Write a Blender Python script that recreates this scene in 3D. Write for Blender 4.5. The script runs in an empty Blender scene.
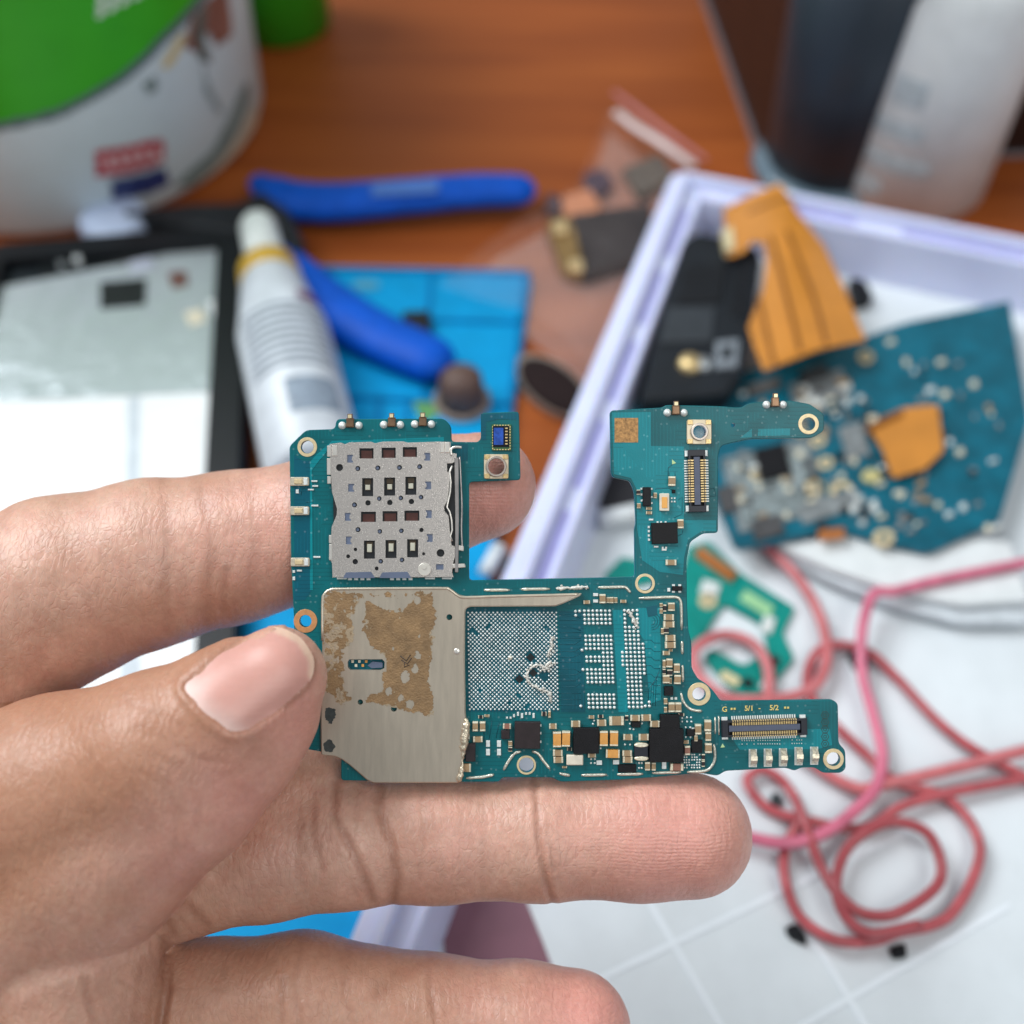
import bpy, bmesh, math, random
import numpy as np
from mathutils import Vector, Matrix
from mathutils.geometry import tessellate_polygon
from mathutils.bvhtree import BVHTree
random.seed(7); rng = np.random.default_rng(7)
SC = bpy.context.scene; COL = SC.collection
PI = math.pi
# ---------------------------------------------------------------- camera constants (1 unit = 1 cm)
F = 1100.0; TH = math.radians(52); H = 20.3; D = 13.2; S = D / F
CT, ST = math.cos(TH), math.sin(TH)
FWD = Vector((0, CT, -ST)); UP = Vector((0, ST, CT)); CAM = Vector((0, 0, H))
def G(px, py, h=0.0):
    """world point at height h above the desk that the pixel looks at"""
    u, v = (px - 512) / F, (512 - py) / F
    d = Vector((u, 0, 0)) + UP * v + FWD
    t = (H - h) / -d.z
    return CAM + d * t
def L(px, py, z=0.0):
    """board-local coordinates on the board's own plane (cm)"""
    return Vector(((px - 512) * S, (512 - py) * S, z))
def Pv(px, py, z):
    """hand: joint position z cm in front of the board plane"""
    d = D - z
    return Vector(((px - 512) * d / F, (512 - py) * d / F, z))
BOARD_M = Matrix.Translation(CAM + FWD * D) @ Matrix.Rotation(PI / 2 - TH, 4, 'X')
# ---------------------------------------------------------------- materials
def lin(c):
    return tuple(((x / 255) / 12.92 if x / 255 <= .04045 else ((x / 255 + .055) / 1.055) ** 2.4) for x in c)
MATS = {}
def M(name, rgb, rough=.5, metal=0, var=.12, vs=3.0, bump=0, bs=30, coat=0, sss=0, alpha=1, trans=0, spec=.5, stretch=None, rvar=0, aniso=0):
    if name in MATS: return MATS[name]
    m = bpy.data.materials.new(name); m.use_nodes = True; MATS[name] = m
    nt = m.node_tree; N = nt.nodes; K = nt.links
    b = N['Principled BSDF']; c = lin(rgb)
    b.inputs['Roughness'].default_value = rough; b.inputs['Metallic'].default_value = metal
    b.inputs['Coat Weight'].default_value = coat; b.inputs['Coat Roughness'].default_value = .15
    b.inputs['Specular IOR Level'].default_value = spec
    b.inputs['Alpha'].default_value = alpha; b.inputs['Transmission Weight'].default_value = trans
    if sss:
        b.inputs['Subsurface Weight'].default_value = sss; b.inputs['Subsurface Radius'].default_value = (1, .35, .2)
        b.inputs['Subsurface Scale'].default_value = .12
    tc = N.new('ShaderNodeTexCoord'); src = tc.outputs['Object']
    if stretch:
        mp = N.new('ShaderNodeMapping'); mp.inputs['Scale'].default_value = stretch
        K.new(src, mp.inputs['Vector']); src = mp.outputs['Vector']
    nz = N.new('ShaderNodeTexNoise'); nz.inputs['Scale'].default_value = vs; nz.inputs['Detail'].default_value = 6; nz.inputs['Roughness'].default_value = .6
    K.new(src, nz.inputs['Vector'])
    rp = N.new('ShaderNodeValToRGB'); e = rp.color_ramp.elements
    e[0].position = .3; e[1].position = .7
    e[0].color = tuple(max(0, x * (1 - var)) for x in c) + (1,); e[1].color = tuple(min(1, x * (1 + var)) for x in c) + (1,)
    K.new(nz.outputs['Fac'], rp.inputs['Fac']); K.new(rp.outputs['Color'], b.inputs['Base Color'])
    if rvar:
        mr = N.new('ShaderNodeMapRange'); mr.inputs['To Min'].default_value = max(0, rough - rvar); mr.inputs['To Max'].default_value = min(1, rough + rvar)
        K.new(nz.outputs['Fac'], mr.inputs['Value']); K.new(mr.outputs['Result'], b.inputs['Roughness'])
    if bump:
        n2 = N.new('ShaderNodeTexNoise'); n2.inputs['Scale'].default_value = bs; n2.inputs['Detail'].default_value = 4
        K.new(src, n2.inputs['Vector'])
        bp = N.new('ShaderNodeBump'); bp.inputs['Strength'].default_value = bump; bp.inputs['Distance'].default_value = .02
        K.new(n2.outputs['Fac'], bp.inputs['Height']); K.new(bp.outputs['Normal'], b.inputs['Normal'])
    return m
# ---------------------------------------------------------------- mesh builder
def catmull(pts, n=8, closed=False):
    P = [Vector(p) for p in pts]; out = []
    k = len(P); segs = k if closed else k - 1
    for i in range(segs):
        p1, p2 = P[i], P[(i + 1) % k]
        p0 = P[i - 1] if (closed or i > 0) else p1 * 2 - p2
        p3 = P[(i + 2) % k] if (closed or i + 2 < k) else p2 * 2 - p1
        for j in range(n):
            t = j / n
            out.append(.5 * ((2 * p1) + (p2 - p0) * t + (2 * p0 - 5 * p1 + 4 * p2 - p3) * t * t + (3 * p1 - p0 - 3 * p2 + p3) * t ** 3))
    if not closed: out.append(P[-1].copy())
    return out
def fillet(pts, r, n=4):
    """round the corners of a closed 2-D polygon; r a number or one per corner"""
    out = []; k = len(pts)
    for i in range(k):
        p = Vector(pts[i][:2]); a = Vector(pts[i - 1][:2]); b = Vector(pts[(i + 1) % k][:2])
        ri = r[i] if isinstance(r, (list, tuple)) else r
        da, db = a - p, b - p
        q = min(ri, da.length * .45, db.length * .45)
        if q < 1e-6: out.append(tuple(p)); continue
        s, e = p + da.normalized() * q, p + db.normalized() * q
        for j in range(n + 1):
            t = j / n; out.append(tuple(s * (1 - t) ** 2 + p * 2 * t * (1 - t) + e * t * t))
    return out
def circ(cx, cy, r, n=20, ry=None):
    ry = ry or r
    return [(cx + r * math.cos(2 * PI * i / n), cy + ry * math.sin(2 * PI * i / n)) for i in range(n)]
def rect(cx, cy, w, h, a=0):
    c, s = math.cos(a), math.sin(a)
    return [(cx + x * c - y * s, cy + x * s + y * c) for x, y in ((-w / 2, -h / 2), (w / 2, -h / 2), (w / 2, h / 2), (-w / 2, h / 2))]
def area2(p): return sum(p[i - 1][0] * p[i][1] - p[i][0] * p[i - 1][1] for i in range(len(p))) / 2
def offset(poly, d):
    """inset (d>0) a closed polygon"""
    s = 1 if area2(poly) > 0 else -1; out = []; k = len(poly)
    for i in range(k):
        p = Vector(poly[i]); e1 = (p - Vector(poly[i - 1])); e2 = (Vector(poly[(i + 1) % k]) - p)
        if e1.length < 1e-9: e1 = e2
        if e2.length < 1e-9: e2 = e1
        n1 = Vector((-e1.y, e1.x)).normalized() * s; n2 = Vector((-e2.y, e2.x)).normalized() * s
        n = n1 + n2
        n = n1 if n.length < .2 else n / max(.5, n.length_squared / 2)
        out.append(tuple(p + n * d))
    return out
class MB:
    def __init__(s): s.v = []; s.f = []; s.m = []; s.sm = []
    def add(s, vs, fs, m=0, smooth=False):
        o = len(s.v); s.v += [tuple(v) for v in vs]
        for f in fs: s.f.append([o + i for i in f]); s.m.append(m); s.sm.append(smooth)
    def prism(s, outer, z0, z1, holes=(), m=0, ch=0, tf=None):
        """polygon with holes from z0 to z1; ch = chamfer of the top edge; tf maps (x,y,z) to 3-D"""
        tf = tf or (lambda x, y, z: (x, y, z))
        loops = [list(outer)] + [list(h) for h in holes]
        if area2(loops[0]) < 0: loops[0].reverse()
        for h in loops[1:]:
            if area2(h) > 0: h.reverse()
        tops = [offset(loops[0], ch) if ch else loops[0]] + loops[1:]
        flat = [p for l in loops for p in l]; flatt = [p for l in tops for p in l]; n = len(flat)
        tri = tessellate_polygon([[Vector((p[0], p[1], 0)) for p in l] for l in tops])
        q = 2 * n if ch else n
        vs = [tf(p[0], p[1], z0) for p in flat] + ([tf(p[0], p[1], z1 - ch) for p in flat] if ch else []) + [tf(p[0], p[1], z1) for p in flatt]
        fs = []
        for t in tri:
            a, b, c = (flatt[i] for i in t)
            t = tuple(t)
            if (b[0] - a[0]) * (c[1] - a[1]) - (b[1] - a[1]) * (c[0] - a[0]) < 0: t = (t[0], t[2], t[1])
            fs.append([i + q for i in t]); fs.append([t[2], t[1], t[0]])
        o = 0
        for l in loops:
            k = len(l)
            for i in range(k):
                a, b = o + i, o + (i + 1) % k
                fs.append([a, b, b + n, a + n])
                if ch: fs.append([a + n, b + n, b + 2 * n, a + 2 * n])
            o += k
        s.add(vs, fs, m); return s
    def box(s, x0, y0, z0, x1, y1, z1, m=0, ch=0): return s.prism([(x0, y0), (x1, y0), (x1, y1), (x0, y1)], z0, z1, m=m, ch=ch)
    def lathe(s, prof, n=32, c=(0, 0, 0), m=0, smooth=True, mat=None, arc=None):
        """profile of (r,z) turned about z"""
        vs = []; fs = []; k = len(prof)
        a0, a1 = arc or (0, 2 * PI); full = arc is None; cnt = n if full else n + 1
        for i in range(cnt):
            a = a0 + (a1 - a0) * i / n
            for r, z in prof:
                p = Vector((r * math.cos(a), r * math.sin(a), z))
                if mat: p = mat @ p
                vs.append((p.x + c[0], p.y + c[1], p.z + c[2]))
        for i in range(n):
            j = (i + 1) % cnt
            for q in range(k - 1): fs.append([i * k + q, j * k + q, j * k + q + 1, i * k + q + 1])
        s.add(vs, fs, m, smooth); return s
    def tube(s, pts, r, n=8, m=0, flat=1.0, cap=True, upv=None):
        """tube of radius r (number or one per point) along points"""
        P = [Vector(p) for p in pts]; k = len(P)
        R = list(r) if hasattr(r, '__len__') else [r] * k
        nrm = Vector(upv) if upv else Vector((0, 0, 1)); vs = []; fs = []
        for i in range(k):
            t = (P[min(i + 1, k - 1)] - P[max(i - 1, 0)]).normalized()
            w = nrm - t * nrm.dot(t)
            if w.length < 1e-4: w = Vector((1, 0, 0)) - t * t.x
            w.normalize(); nrm = w if not upv else nrm; b = t.cross(w)
            for j in range(n):
                a = 2 * PI * j / n
                vs.append(P[i] + (b * math.cos(a) + w * math.sin(a) * flat) * R[i])
        for i in range(k - 1):
            for j in range(n):
                fs.append([i * n + j, i * n + (j + 1) % n, (i + 1) * n + (j + 1) % n, (i + 1) * n + j])
        if cap: fs.append(list(range(n))[::-1]); fs.append([(k - 1) * n + j for j in range(n)])
        s.add(vs, fs, m, True); return s
    def dome(s, x, y, z, r, h, n=8, rings=2, m=0):
        vs = []; fs = []
        for q in range(rings):
            a = PI / 2 * q / rings
            for i in range(n): vs.append((x + r * math.cos(a) * math.cos(2 * PI * i / n), y + r * math.cos(a) * math.sin(2 * PI * i / n), z + h * math.sin(a)))
        vs.append((x, y, z + h))
        for q in range(rings - 1):
            for i in range(n): fs.append([q * n + i, q * n + (i + 1) % n, (q + 1) * n + (i + 1) % n, (q + 1) * n + i])
        for i in range(n): fs.append([(rings - 1) * n + i, (rings - 1) * n + (i + 1) % n, rings * n])
        s.add(vs, fs, m, True); return s
    def mesh(s, name, mats, off=None):
        me = bpy.data.meshes.new(name)
        vs = s.v if off is None else [(a - off[0], b - off[1], c - off[2]) for a, b, c in s.v]
        me.from_pydata(vs, [], s.f)
        for m in (mats if isinstance(mats, (list, tuple)) else [mats]): me.materials.append(m)
        me.polygons.foreach_set('material_index', s.m); me.polygons.foreach_set('use_smooth', s.sm)
        me.update(); return me
def props(o, label=None, cat=None, group=None, kind=None, category=None):
    cat = cat or category
    for k, v in (('label', label), ('category', cat), ('group', group), ('kind', kind)):
        if v: o[k] = v
    return o
def root(name, loc, label, cat, group=None):
    o = bpy.data.objects.new(name, None); COL.objects.link(o); o.location = loc; o.empty_display_size = .3
    return props(o, label, cat, group)
def obj(name, mb, mats, parent=None, local=False, **k):
    """one mesh object; world-space builders are made relative to the parent thing's origin"""
    if parent is None or local: off = None
    else:
        off = Vector((0, 0, 0)); p = parent
        while p: off += p.location; p = p.parent
    loc = None
    if parent is None:
        v = np.array(mb.v); loc = Vector(((v[:, 0].min() + v[:, 0].max()) / 2, (v[:, 1].min() + v[:, 1].max()) / 2, v[:, 2].min())); off = loc
    o = bpy.data.objects.new(name, mb.mesh(name, mats, off)); COL.objects.link(o)
    if parent is None: o.location = loc
    else: o.parent = parent
    return props(o, **k)
def inst(name, me, parent, loc, rz=0, **k):
    o = bpy.data.objects.new(name, me); COL.objects.link(o); o.parent = parent; o.location = loc; o.rotation_euler = (0, 0, rz)
    return props(o, **k)
def vnoise(x, y, seed=0):
    """value noise for numpy arrays"""
    x = np.asarray(x, float); y = np.asarray(y, float)
    r = np.random.default_rng(seed).random((64, 64))
    xi, yi = np.floor(x).astype(int), np.floor(y).astype(int); fx, fy = x - xi, y - yi
    fx = fx * fx * (3 - 2 * fx); fy = fy * fy * (3 - 2 * fy)
    g = lambda a, b: r[a % 64, b % 64]
    return (g(xi, yi) * (1 - fx) + g(xi + 1, yi) * fx) * (1 - fy) + (g(xi, yi + 1) * (1 - fx) + g(xi + 1, yi + 1) * fx) * fy
def fbm(x, y, seed=0): return sum(vnoise(x * 2 ** k, y * 2 ** k, seed + k) * .5 ** (k + 1) for k in range(5))
def inside(poly, X, Y):
    r = np.zeros(X.shape, bool); k = len(poly)
    for i in range(k):
        (x1, y1), (x2, y2) = poly[i - 1], poly[i]
        if y1 == y2: continue
        c = ((y1 > Y) != (y2 > Y)) & (X < (x2 - x1) * (Y - y1) / (y2 - y1) + x1)
        r ^= c
    return r
# ================================================================ THE CIRCUIT BOARD
def pl(pts): return [((x - 512) * S, (512 - y) * S) for x, y in pts]
def pc(x, y): return ((x - 512) * S, (512 - y) * S)
def pcirc(x, y, r, n=20): return circ(*pc(x, y), r * S, n)
solder = M('solder', (214, 214, 206), .32, .85, .2, 40, .3, 60)
pad_silver = M('pad_silver', (234, 240, 238), .4, .35, .15, 30)
gold = M('gold_plating', (224, 198, 144), .36, .7, .18, 30, .1, 60)
pale_gold = M('pale_gold_ring', (226, 206, 164), .42, .35, .12, 20)
copper = M('bare_copper', (214, 158, 108), .42, .45, .12, 20)
chipm = M('black_chip_epoxy', (17, 17, 21), .45, 0, .3, 8, .25, 120, spec=.3)
chip_br = M('brown_chip_epoxy', (46, 38, 40), .42, 0, .2, 8, .15, 120, spec=.35)
ceramic = M('tan_ceramic', (164, 138, 104), .45, 0, .2, 14)
ceramic_or = M('orange_ceramic', (222, 160, 84), .42, 0, .18, 10)
ceramic_pk = M('pinkish_ceramic', (150, 104, 88), .45, 0, .18, 10)
term = M('tinned_terminal', (236, 228, 204), .38, .35, .2, 30, .2, 50)
white_cer = M('white_ceramic', (226, 218, 200), .4, 0, .1, 10)
conn = M('black_connector_plastic', (30, 34, 44), .4, 0, .15, 10)
conn_mid = M('grey_connector_plastic', (84, 92, 112), .45, 0, .12, 10)
brass = M('brass', (140, 112, 88), .36, .7, .15, 10)
sim_in = M('dark_slot_plastic', (18, 24, 30), .55, 0, .2, 6)
redpad = M('dark_red_pad', (74, 38, 32), .5, .1, .3, 12)

def pcb_material(name, base, mott=.16):
    """solder mask: mottled teal with faint trace lines of the mask's own darker and lighter tint"""
    m = bpy.data.materials.new(name); m.use_nodes = True; nt = m.node_tree; N = nt.nodes; K = nt.links
    b = N['Principled BSDF']; b.inputs['Roughness'].default_value = .34; b.inputs['Specular IOR Level'].default_value = .35
    tc = N.new('ShaderNodeTexCoord'); c = lin(base)
    nz = N.new('ShaderNodeTexNoise'); nz.inputs['Scale'].default_value = 1.6; nz.inputs['Detail'].default_value = 8; K.new(tc.outputs['Object'], nz.inputs['Vector'])
    rp = N.new('ShaderNodeValToRGB'); e = rp.color_ramp.elements; e[0].position = .35; e[1].position = .65
    e[0].color = tuple(x * (1 - mott) for x in c) + (1,); e[1].color = tuple(x * (1 + mott) for x in c) + (1,)
    K.new(nz.outputs['Fac'], rp.inputs['Fac'])
    vo = N.new('ShaderNodeTexVoronoi'); vo.distance = 'CHEBYCHEV'; vo.inputs['Scale'].default_value = 4.5; K.new(tc.outputs['Object'], vo.inputs['Vector'])
    last = rp.outputs['Color']; bh = None
    for ax, sc, seed in (('X', 7.5, 0), ('Y', 6.5, 3)):
        w = N.new('ShaderNodeTexWave'); w.bands_direction = ax; w.inputs['Scale'].default_value = sc; w.inputs['Distortion'].default_value = .6
        w.inputs['Detail'].default_value = 1; w.inputs['Detail Scale'].default_value = .8; w.inputs['Phase Offset'].default_value = seed
        K.new(tc.outputs['Object'], w.inputs['Vector'])
        r2 = N.new('ShaderNodeValToRGB'); r2.color_ramp.elements[0].position = .80; r2.color_ramp.elements[1].position = .95
        K.new(w.outputs['Fac'], r2.inputs['Fac'])
        gt = N.new('ShaderNodeMath'); gt.operation = 'GREATER_THAN' if ax == 'X' else 'LESS_THAN'; gt.inputs[1].default_value = .62 if ax == 'X' else .32
        sep = N.new('ShaderNodeSeparateColor'); K.new(vo.outputs['Color'], sep.inputs['Color']); K.new(sep.outputs['Red'], gt.inputs[0])
        mu = N.new('ShaderNodeMath'); mu.operation = 'MULTIPLY'; K.new(r2.outputs['Color'], mu.inputs[0]); K.new(gt.outputs['Value'], mu.inputs[1])
        mu2 = N.new('ShaderNodeMath'); mu2.operation = 'MULTIPLY'; mu2.inputs[1].default_value = .42; K.new(mu.outputs['Value'], mu2.inputs[0])
        mx = N.new('ShaderNodeMix'); mx.data_type = 'RGBA'; K.new(mu2.outputs['Value'], mx.inputs['Factor']); K.new(last, mx.inputs['A'])
        mx.inputs['B'].default_value = tuple(x * (.55 if ax == 'Y' else 1.5) for x in c) + (1,); last = mx.outputs['Result']
    vv = N.new('ShaderNodeTexVoronoi'); vv.inputs['Scale'].default_value = 13; vv.voronoi_dimensions = '2D'; K.new(tc.outputs['Object'], vv.inputs['Vector'])
    lt = N.new('ShaderNodeMath'); lt.operation = 'LESS_THAN'; lt.inputs[1].default_value = .17; K.new(vv.outputs['Distance'], lt.inputs[0])
    sv = N.new('ShaderNodeSeparateColor'); K.new(vv.outputs['Color'], sv.inputs['Color']); gv = N.new('ShaderNodeMath'); gv.operation = 'GREATER_THAN'; gv.inputs[1].default_value = .72; K.new(sv.outputs['Green'], gv.inputs[0])
    mv = N.new('ShaderNodeMath'); mv.operation = 'MULTIPLY'; K.new(lt.outputs['Value'], mv.inputs[0]); K.new(gv.outputs['Value'], mv.inputs[1]); m3 = N.new('ShaderNodeMath'); m3.operation = 'MULTIPLY'; m3.inputs[1].default_value = .5; K.new(mv.outputs['Value'], m3.inputs[0])
    xv = N.new('ShaderNodeMix'); xv.data_type = 'RGBA'; K.new(m3.outputs['Value'], xv.inputs['Factor']); K.new(last, xv.inputs['A']); xv.inputs['B'].default_value = (c[0] + .12, c[1] * 1.6 + .05, c[2] * 1.5 + .05, 1); last = xv.outputs['Result']
    n3 = N.new('ShaderNodeTexNoise'); n3.inputs['Scale'].default_value = 60; K.new(tc.outputs['Object'], n3.inputs['Vector'])
    bp = N.new('ShaderNodeBump'); bp.inputs['Strength'].default_value = .12; bp.inputs['Distance'].default_value = .01; K.new(n3.outputs['Fac'], bp.inputs['Height'])
    K.new(bp.outputs['Normal'], b.inputs['Normal']); K.new(last, b.inputs['Base Color'])
    return m
pcb = pcb_material('teal_solder_mask', (0, 98, 105))
pcb_lt = pcb_material('light_teal_mask', (0, 130, 140), .08)
pcb_dk = pcb_material('dark_teal_mask', (0, 88, 106), .12)
pcb_deep = pcb_material('deep_teal_mask', (0, 84, 98), .22)

board = root('circuit_board', (0, 0, 0), 'teal phone circuit board in sharp focus, held between thumb and fingers', 'circuit board')
board.matrix_world = BOARD_M
B = dict(parent=board, local=True)
OUT = [(289.4, 446), (306, 430), (334.7, 429), (336.6, 419), (444, 418.5), (451, 426), (451.5, 441.8), (477.6, 442), (480.8, 438.7), (480.8, 413), (519, 411.5),
       (520.6, 480), (469, 482), (469, 580.5), (635, 577), (634.4, 529), (636, 523.5), (634.4, 492.4), (630, 481), (613, 477.5), (611.2, 473), (610, 410.5),
       (662, 407.5), (666, 405), (717, 406), (741, 407.6), (750, 402.5), (790, 400.5), (810, 404), (824, 414), (824, 431), (812, 438), (752, 438.7), (735, 442),
       (721, 445.6), (718, 456), (718, 533), (703, 533.4), (690, 542), (686.5, 560), (687, 600), (688.3, 630), (691.6, 643), (691.6, 668), (698, 679), (706.6, 684), (713, 690.3),
       (721, 701.5), (833.4, 700), (838, 704), (838.7, 743.5), (845.5, 750.5), (845.8, 769), (841, 773), (822.6, 773), (815, 767.5), (801, 767.7), (794.7, 771), (786, 767.8),
       (725, 771), (718, 776), (700, 773), (652.6, 777.5), (618, 780), (560, 782), (552, 777.5), (502.5, 777.5), (498.8, 782), (450, 782), (341, 780.5), (341, 757), (322, 752), (300, 748), (296, 740),
       (294, 621), (291, 565)]
HOLES = [(307.3, 447, 6.4), (305.5, 621, 6), (645, 583.5, 7), (808.5, 424, 6.5), (699, 694, 6.6), (833.4, 759, 6.8), (526.4, 765, 7.4), (496.3, 466.6, 8.2), (698.8, 432, 6.6), (733, 425, 2.2)]
outer = fillet(pl(OUT), .045)
obj('substrate', MB().prism(outer, -.08, 0, [pcirc(*h) for h in HOLES], ch=.008), pcb, **B)
def ring(x, y, ro, ri, mat, z=.006):
    obj('screw_hole_ring', MB().prism(pcirc(x, y, ro, 28), .0, z, [pcirc(x, y, ri, 28)], ch=.002), mat, **B)
for x, y, ro, ri, m in ((307.3, 447, 9.8, 6.6, pale_gold), (305.5, 621, 11.8, 6.2, copper), (645, 583.5, 9.9, 7.2, pale_gold), (808.5, 424, 10.3, 6.7, pale_gold),
                        (699, 694, 11.5, 6.8, pale_gold), (833.4, 759, 10.4, 7, pale_gold), (526.4, 765, 9.6, 7.6, pale_gold)): ring(x, y, ro, ri, m)
# mask areas over buried copper planes
for pts, m, z in (([(612, 412.5), (651, 412), (651, 446), (684, 446.5), (684, 520), (716, 520), (716, 531), (702, 531), (688, 540), (684, 558), (683, 575), (660, 572), (642, 560), (637, 528), (637, 490), (631, 478), (614, 474)], pcb_lt, .003),
                  ([(758, 429), (790, 428.5), (790, 435.5), (758, 436)], pcb_lt, .003),
                  ([(740, 438), (752, 437.2), (752, 428.5)], pcb_lt, .003),
                  ([(312, 470), (318, 462), (331, 446.5), (444, 441.5), (444, 437), (332, 441), (316, 455), (310, 462), (310, 590), (313, 590)], pcb_lt, .003),
                  ([(294, 600), (294, 455), (303, 461), (312, 461), (312, 590), (305, 600)], pcb_dk, .0015),
                  ([(612.5, 610), (622.5, 610), (628, 712), (618.5, 712)], pcb_lt, .003),
                  ([(558.5, 611), (583, 611), (585, 712), (561, 712)], pcb_deep, .003),
                  ([(636.5, 608), (660, 608), (661, 700), (650, 704), (644, 640), (637, 630)], pcb_lt, .003),
                  ([(646, 607), (657, 605), (657, 615), (648, 617)], pcb_deep, .006),
                  ([(481, 440), (481, 414), (518, 412.5), (519, 420), (500, 419), (486, 422), (486, 440)], pcb_dk, .003),
                  ([(452, 444), (468, 444), (468, 460), (458, 462)], pcb_deep, .003),
                  ([(727, 731), (741, 729), (830, 729), (832, 745), (818, 749), (740, 750)], pcb_lt, .0015)):
    obj('copper_plane', MB().prism(pl(pts), 0, z), m, **B)
# fine traces
tr = MB()
def trace(pts, w=.6): tr.tube([L(x, y, .004) for x, y in pts], w * S / 2, 4, flat=.5, upv=(0, 0, 1))
for i in range(16):
    y = 615 + i * 6 + random.uniform(-1, 1)
    trace([(559, y), (570 + random.random() * 8, y), (581, y + random.choice((-4, 0, 4)))])
for i in range(7):
    y = 640 + i * 8.5; trace([(644, y), (651, y), (654, y + 3), (660, y + 3)])
for i in range(4): trace([(648 + i * 2.4, 706), (649 + i * 2.4, 688 - i * 3), (657 + i, 680 - i * 4)], .5)
for r in (4, 6.5, 9): trace([(651 + r * math.cos(a), 621 + r * math.sin(a)) for a in np.linspace(-1.2, 1.5, 8)])
for p in ([(669, 472), (669, 477)], [(674, 463), (668, 468), (668, 476)], [(675, 472), (675, 477)], [(655, 489), (668, 488), (672, 490)], [(678, 500), (682, 497), (682, 514), (674, 518)], [(676, 537), (682, 534), (683, 530)],
          [(664, 546), (678, 546)], [(306, 502), (312, 502)], [(301, 495), (302, 489), (311, 487)], [(484, 742), (484, 718)], [(489, 740), (492, 720)], [(496, 738), (499, 722)], [(705, 490), (714, 488), (716, 496), (708, 496)]): trace(p)
obj('trace_lines', tr, M('trace_tint', (0, 84, 98), .4), kind='stuff', **B)
# ---------------------------------------------------------------- chips, capacitors, pads
cache = {}
def cap(x, y, w, h, body=None, a=0, t=None, hh=None):
    """two-terminal part; the long side carries the terminals"""
    body = body or ceramic; key = (round(w, 1), round(h, 1), body.name, t)
    if key not in cache:
        b = MB(); W, Hh = w * S / 2, h * S / 2; z = hh or min(.055, min(w, h) * S * .8)
        if w >= h:
            e = W * (t or .42)
            b.box(-W + e, -Hh * .96, 0, W - e, Hh * .96, z * .97, 0)
            for s in (-1, 1): b.prism(rect(s * (W - e / 2), 0, e, 2 * Hh), 0, z, m=1, ch=.006)
        else:
            e = Hh * (t or .42)
            b.box(-W * .96, -Hh + e, 0, W * .96, Hh - e, z * .97, 0)
            for s in (-1, 1): b.prism(rect(0, s * (Hh - e / 2), 2 * W, e), 0, z, m=1, ch=.006)
        cache[key] = b.mesh('capacitor', [body, term])
    inst('capacitor', cache[key], board, L(x, y, .001), a + random.uniform(-.025, .025))
for x, y, w, h in ((475.4, 725.8, 5.5, 9.5), (482.7, 725.8, 5.5, 9.5), (478, 738.7, 9.5, 5.5), (466.5, 767, 9, 8), (552.8, 725.8, 7.5, 5), (575.5, 723.4, 9, 6), (601.4, 722.3, 9, 6),
                   (616.3, 720.3, 14.5, 8.5), (634.8, 717.5, 9.5, 5.5), (645.8, 717.2, 9.5, 6), (654.6, 723.4, 9.5, 6), (557.7, 752.2, 9.5, 6), (558.2, 759, 9.5, 6), (627.5, 736.6, 9, 5.5),
                   (626.8, 752.7, 9.5, 5.5), (627.3, 758.9, 9.5, 6), (643.4, 736.6, 10, 6), (671.2, 706.8, 6, 9.5), (677.8, 706.8, 6, 9.5), (697.6, 728.7, 6, 10), (707.3, 725, 6.5, 11), (707.7, 735.9, 5.5, 8.5),
                   (707.9, 747.4, 6.5, 9.5), (668.4, 617, 10, 6), (668.4, 624, 11, 6), (669.9, 637.7, 10, 6), (669.9, 644.6, 10.5, 6.2), (671, 606.6, 6.5, 8), (602.3, 598.5, 6, 9), (671.5, 481.3, 7, 9.5), (680, 523.8, 6, 9),
                   (647.2, 765.6, 5, 8), (591.7, 754.2, 8, 5), (695.6, 738, 3.5, 6), (653.4, 766, 4, 8)): cap(x, y, w, h)
cap(670.6, 562.3, 10.5, 5.5)
for x, y, w, h in ((556.9, 738.6, 8, 15), (565.8, 738, 8, 15), (603.4, 737.6, 8, 14.5), (613.6, 737.6, 8, 14.5), (612.4, 752.7, 13.5, 8)): cap(x, y, w, h, ceramic_or, t=.24, hh=.075)
for x, y, w, h in ((507, 725.8, 8, 5), (686.8, 749.8, 5.5, 9), (676.3, 766.2, 13, 7), (669, 662.6, 6, 8.5), (676.3, 667.8, 6, 9), (665.8, 678.7, 6.5, 8), (677, 679, 6.5, 9), (611.4, 600, 4, 6)): cap(x, y, w, h, ceramic_pk if y > 700 else ceramic)
for x, y, w, h in ((665.4, 700.9, 3.5, 6), (665.4, 709.5, 3, 5.5), (681, 714.4, 6, 3), (685.4, 741.6, 6, 3.5), (664, 663.7, 3, 8), (669.4, 672.3, 5, 6), (664, 671.4, 3, 5.5), (670, 680.6, 3, 6), (665.8, 630, 5, 6), (662.3, 631, 3, 6),
                   (666, 652.8, 7, 4), (670.5, 650, 4, 2.5), (607.7, 600, 3.4, 5.5), (615.6, 600, 3.2, 5.5), (623.2, 601.2, 6, 3), (591.4, 716.8, 5.5, 3), (600.5, 716.1, 5.5, 3), (626.5, 717.6, 3, 5), (569.4, 748.8, 5, 3),
                   (564.5, 766.9, 5, 2), (703, 756.8, 3, 6), (703, 763.4, 3, 6), (480.8, 716.6, 5, 2.8), (487, 715.6, 5, 2.4), (544, 713.5, 5, 4), (549.4, 714, 2.5, 7), (661, 605, 3, 4), (661, 611, 3, 5), (664.6, 608, 3, 7),
                   (648.8, 508.4, 6, 3), (648.8, 512.8, 6, 3), (638.3, 492.3, 3.5, 5), (638.6, 505.8, 3.5, 5), (655, 495.5, 3.2, 5.5), (586.6, 602, 6.6, 3.5), (510.3, 743, 4, 5), (510.3, 748.8, 4, 4.4)): cap(x, y, w, h, chip_br if random.random() < .3 else ceramic)
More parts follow.
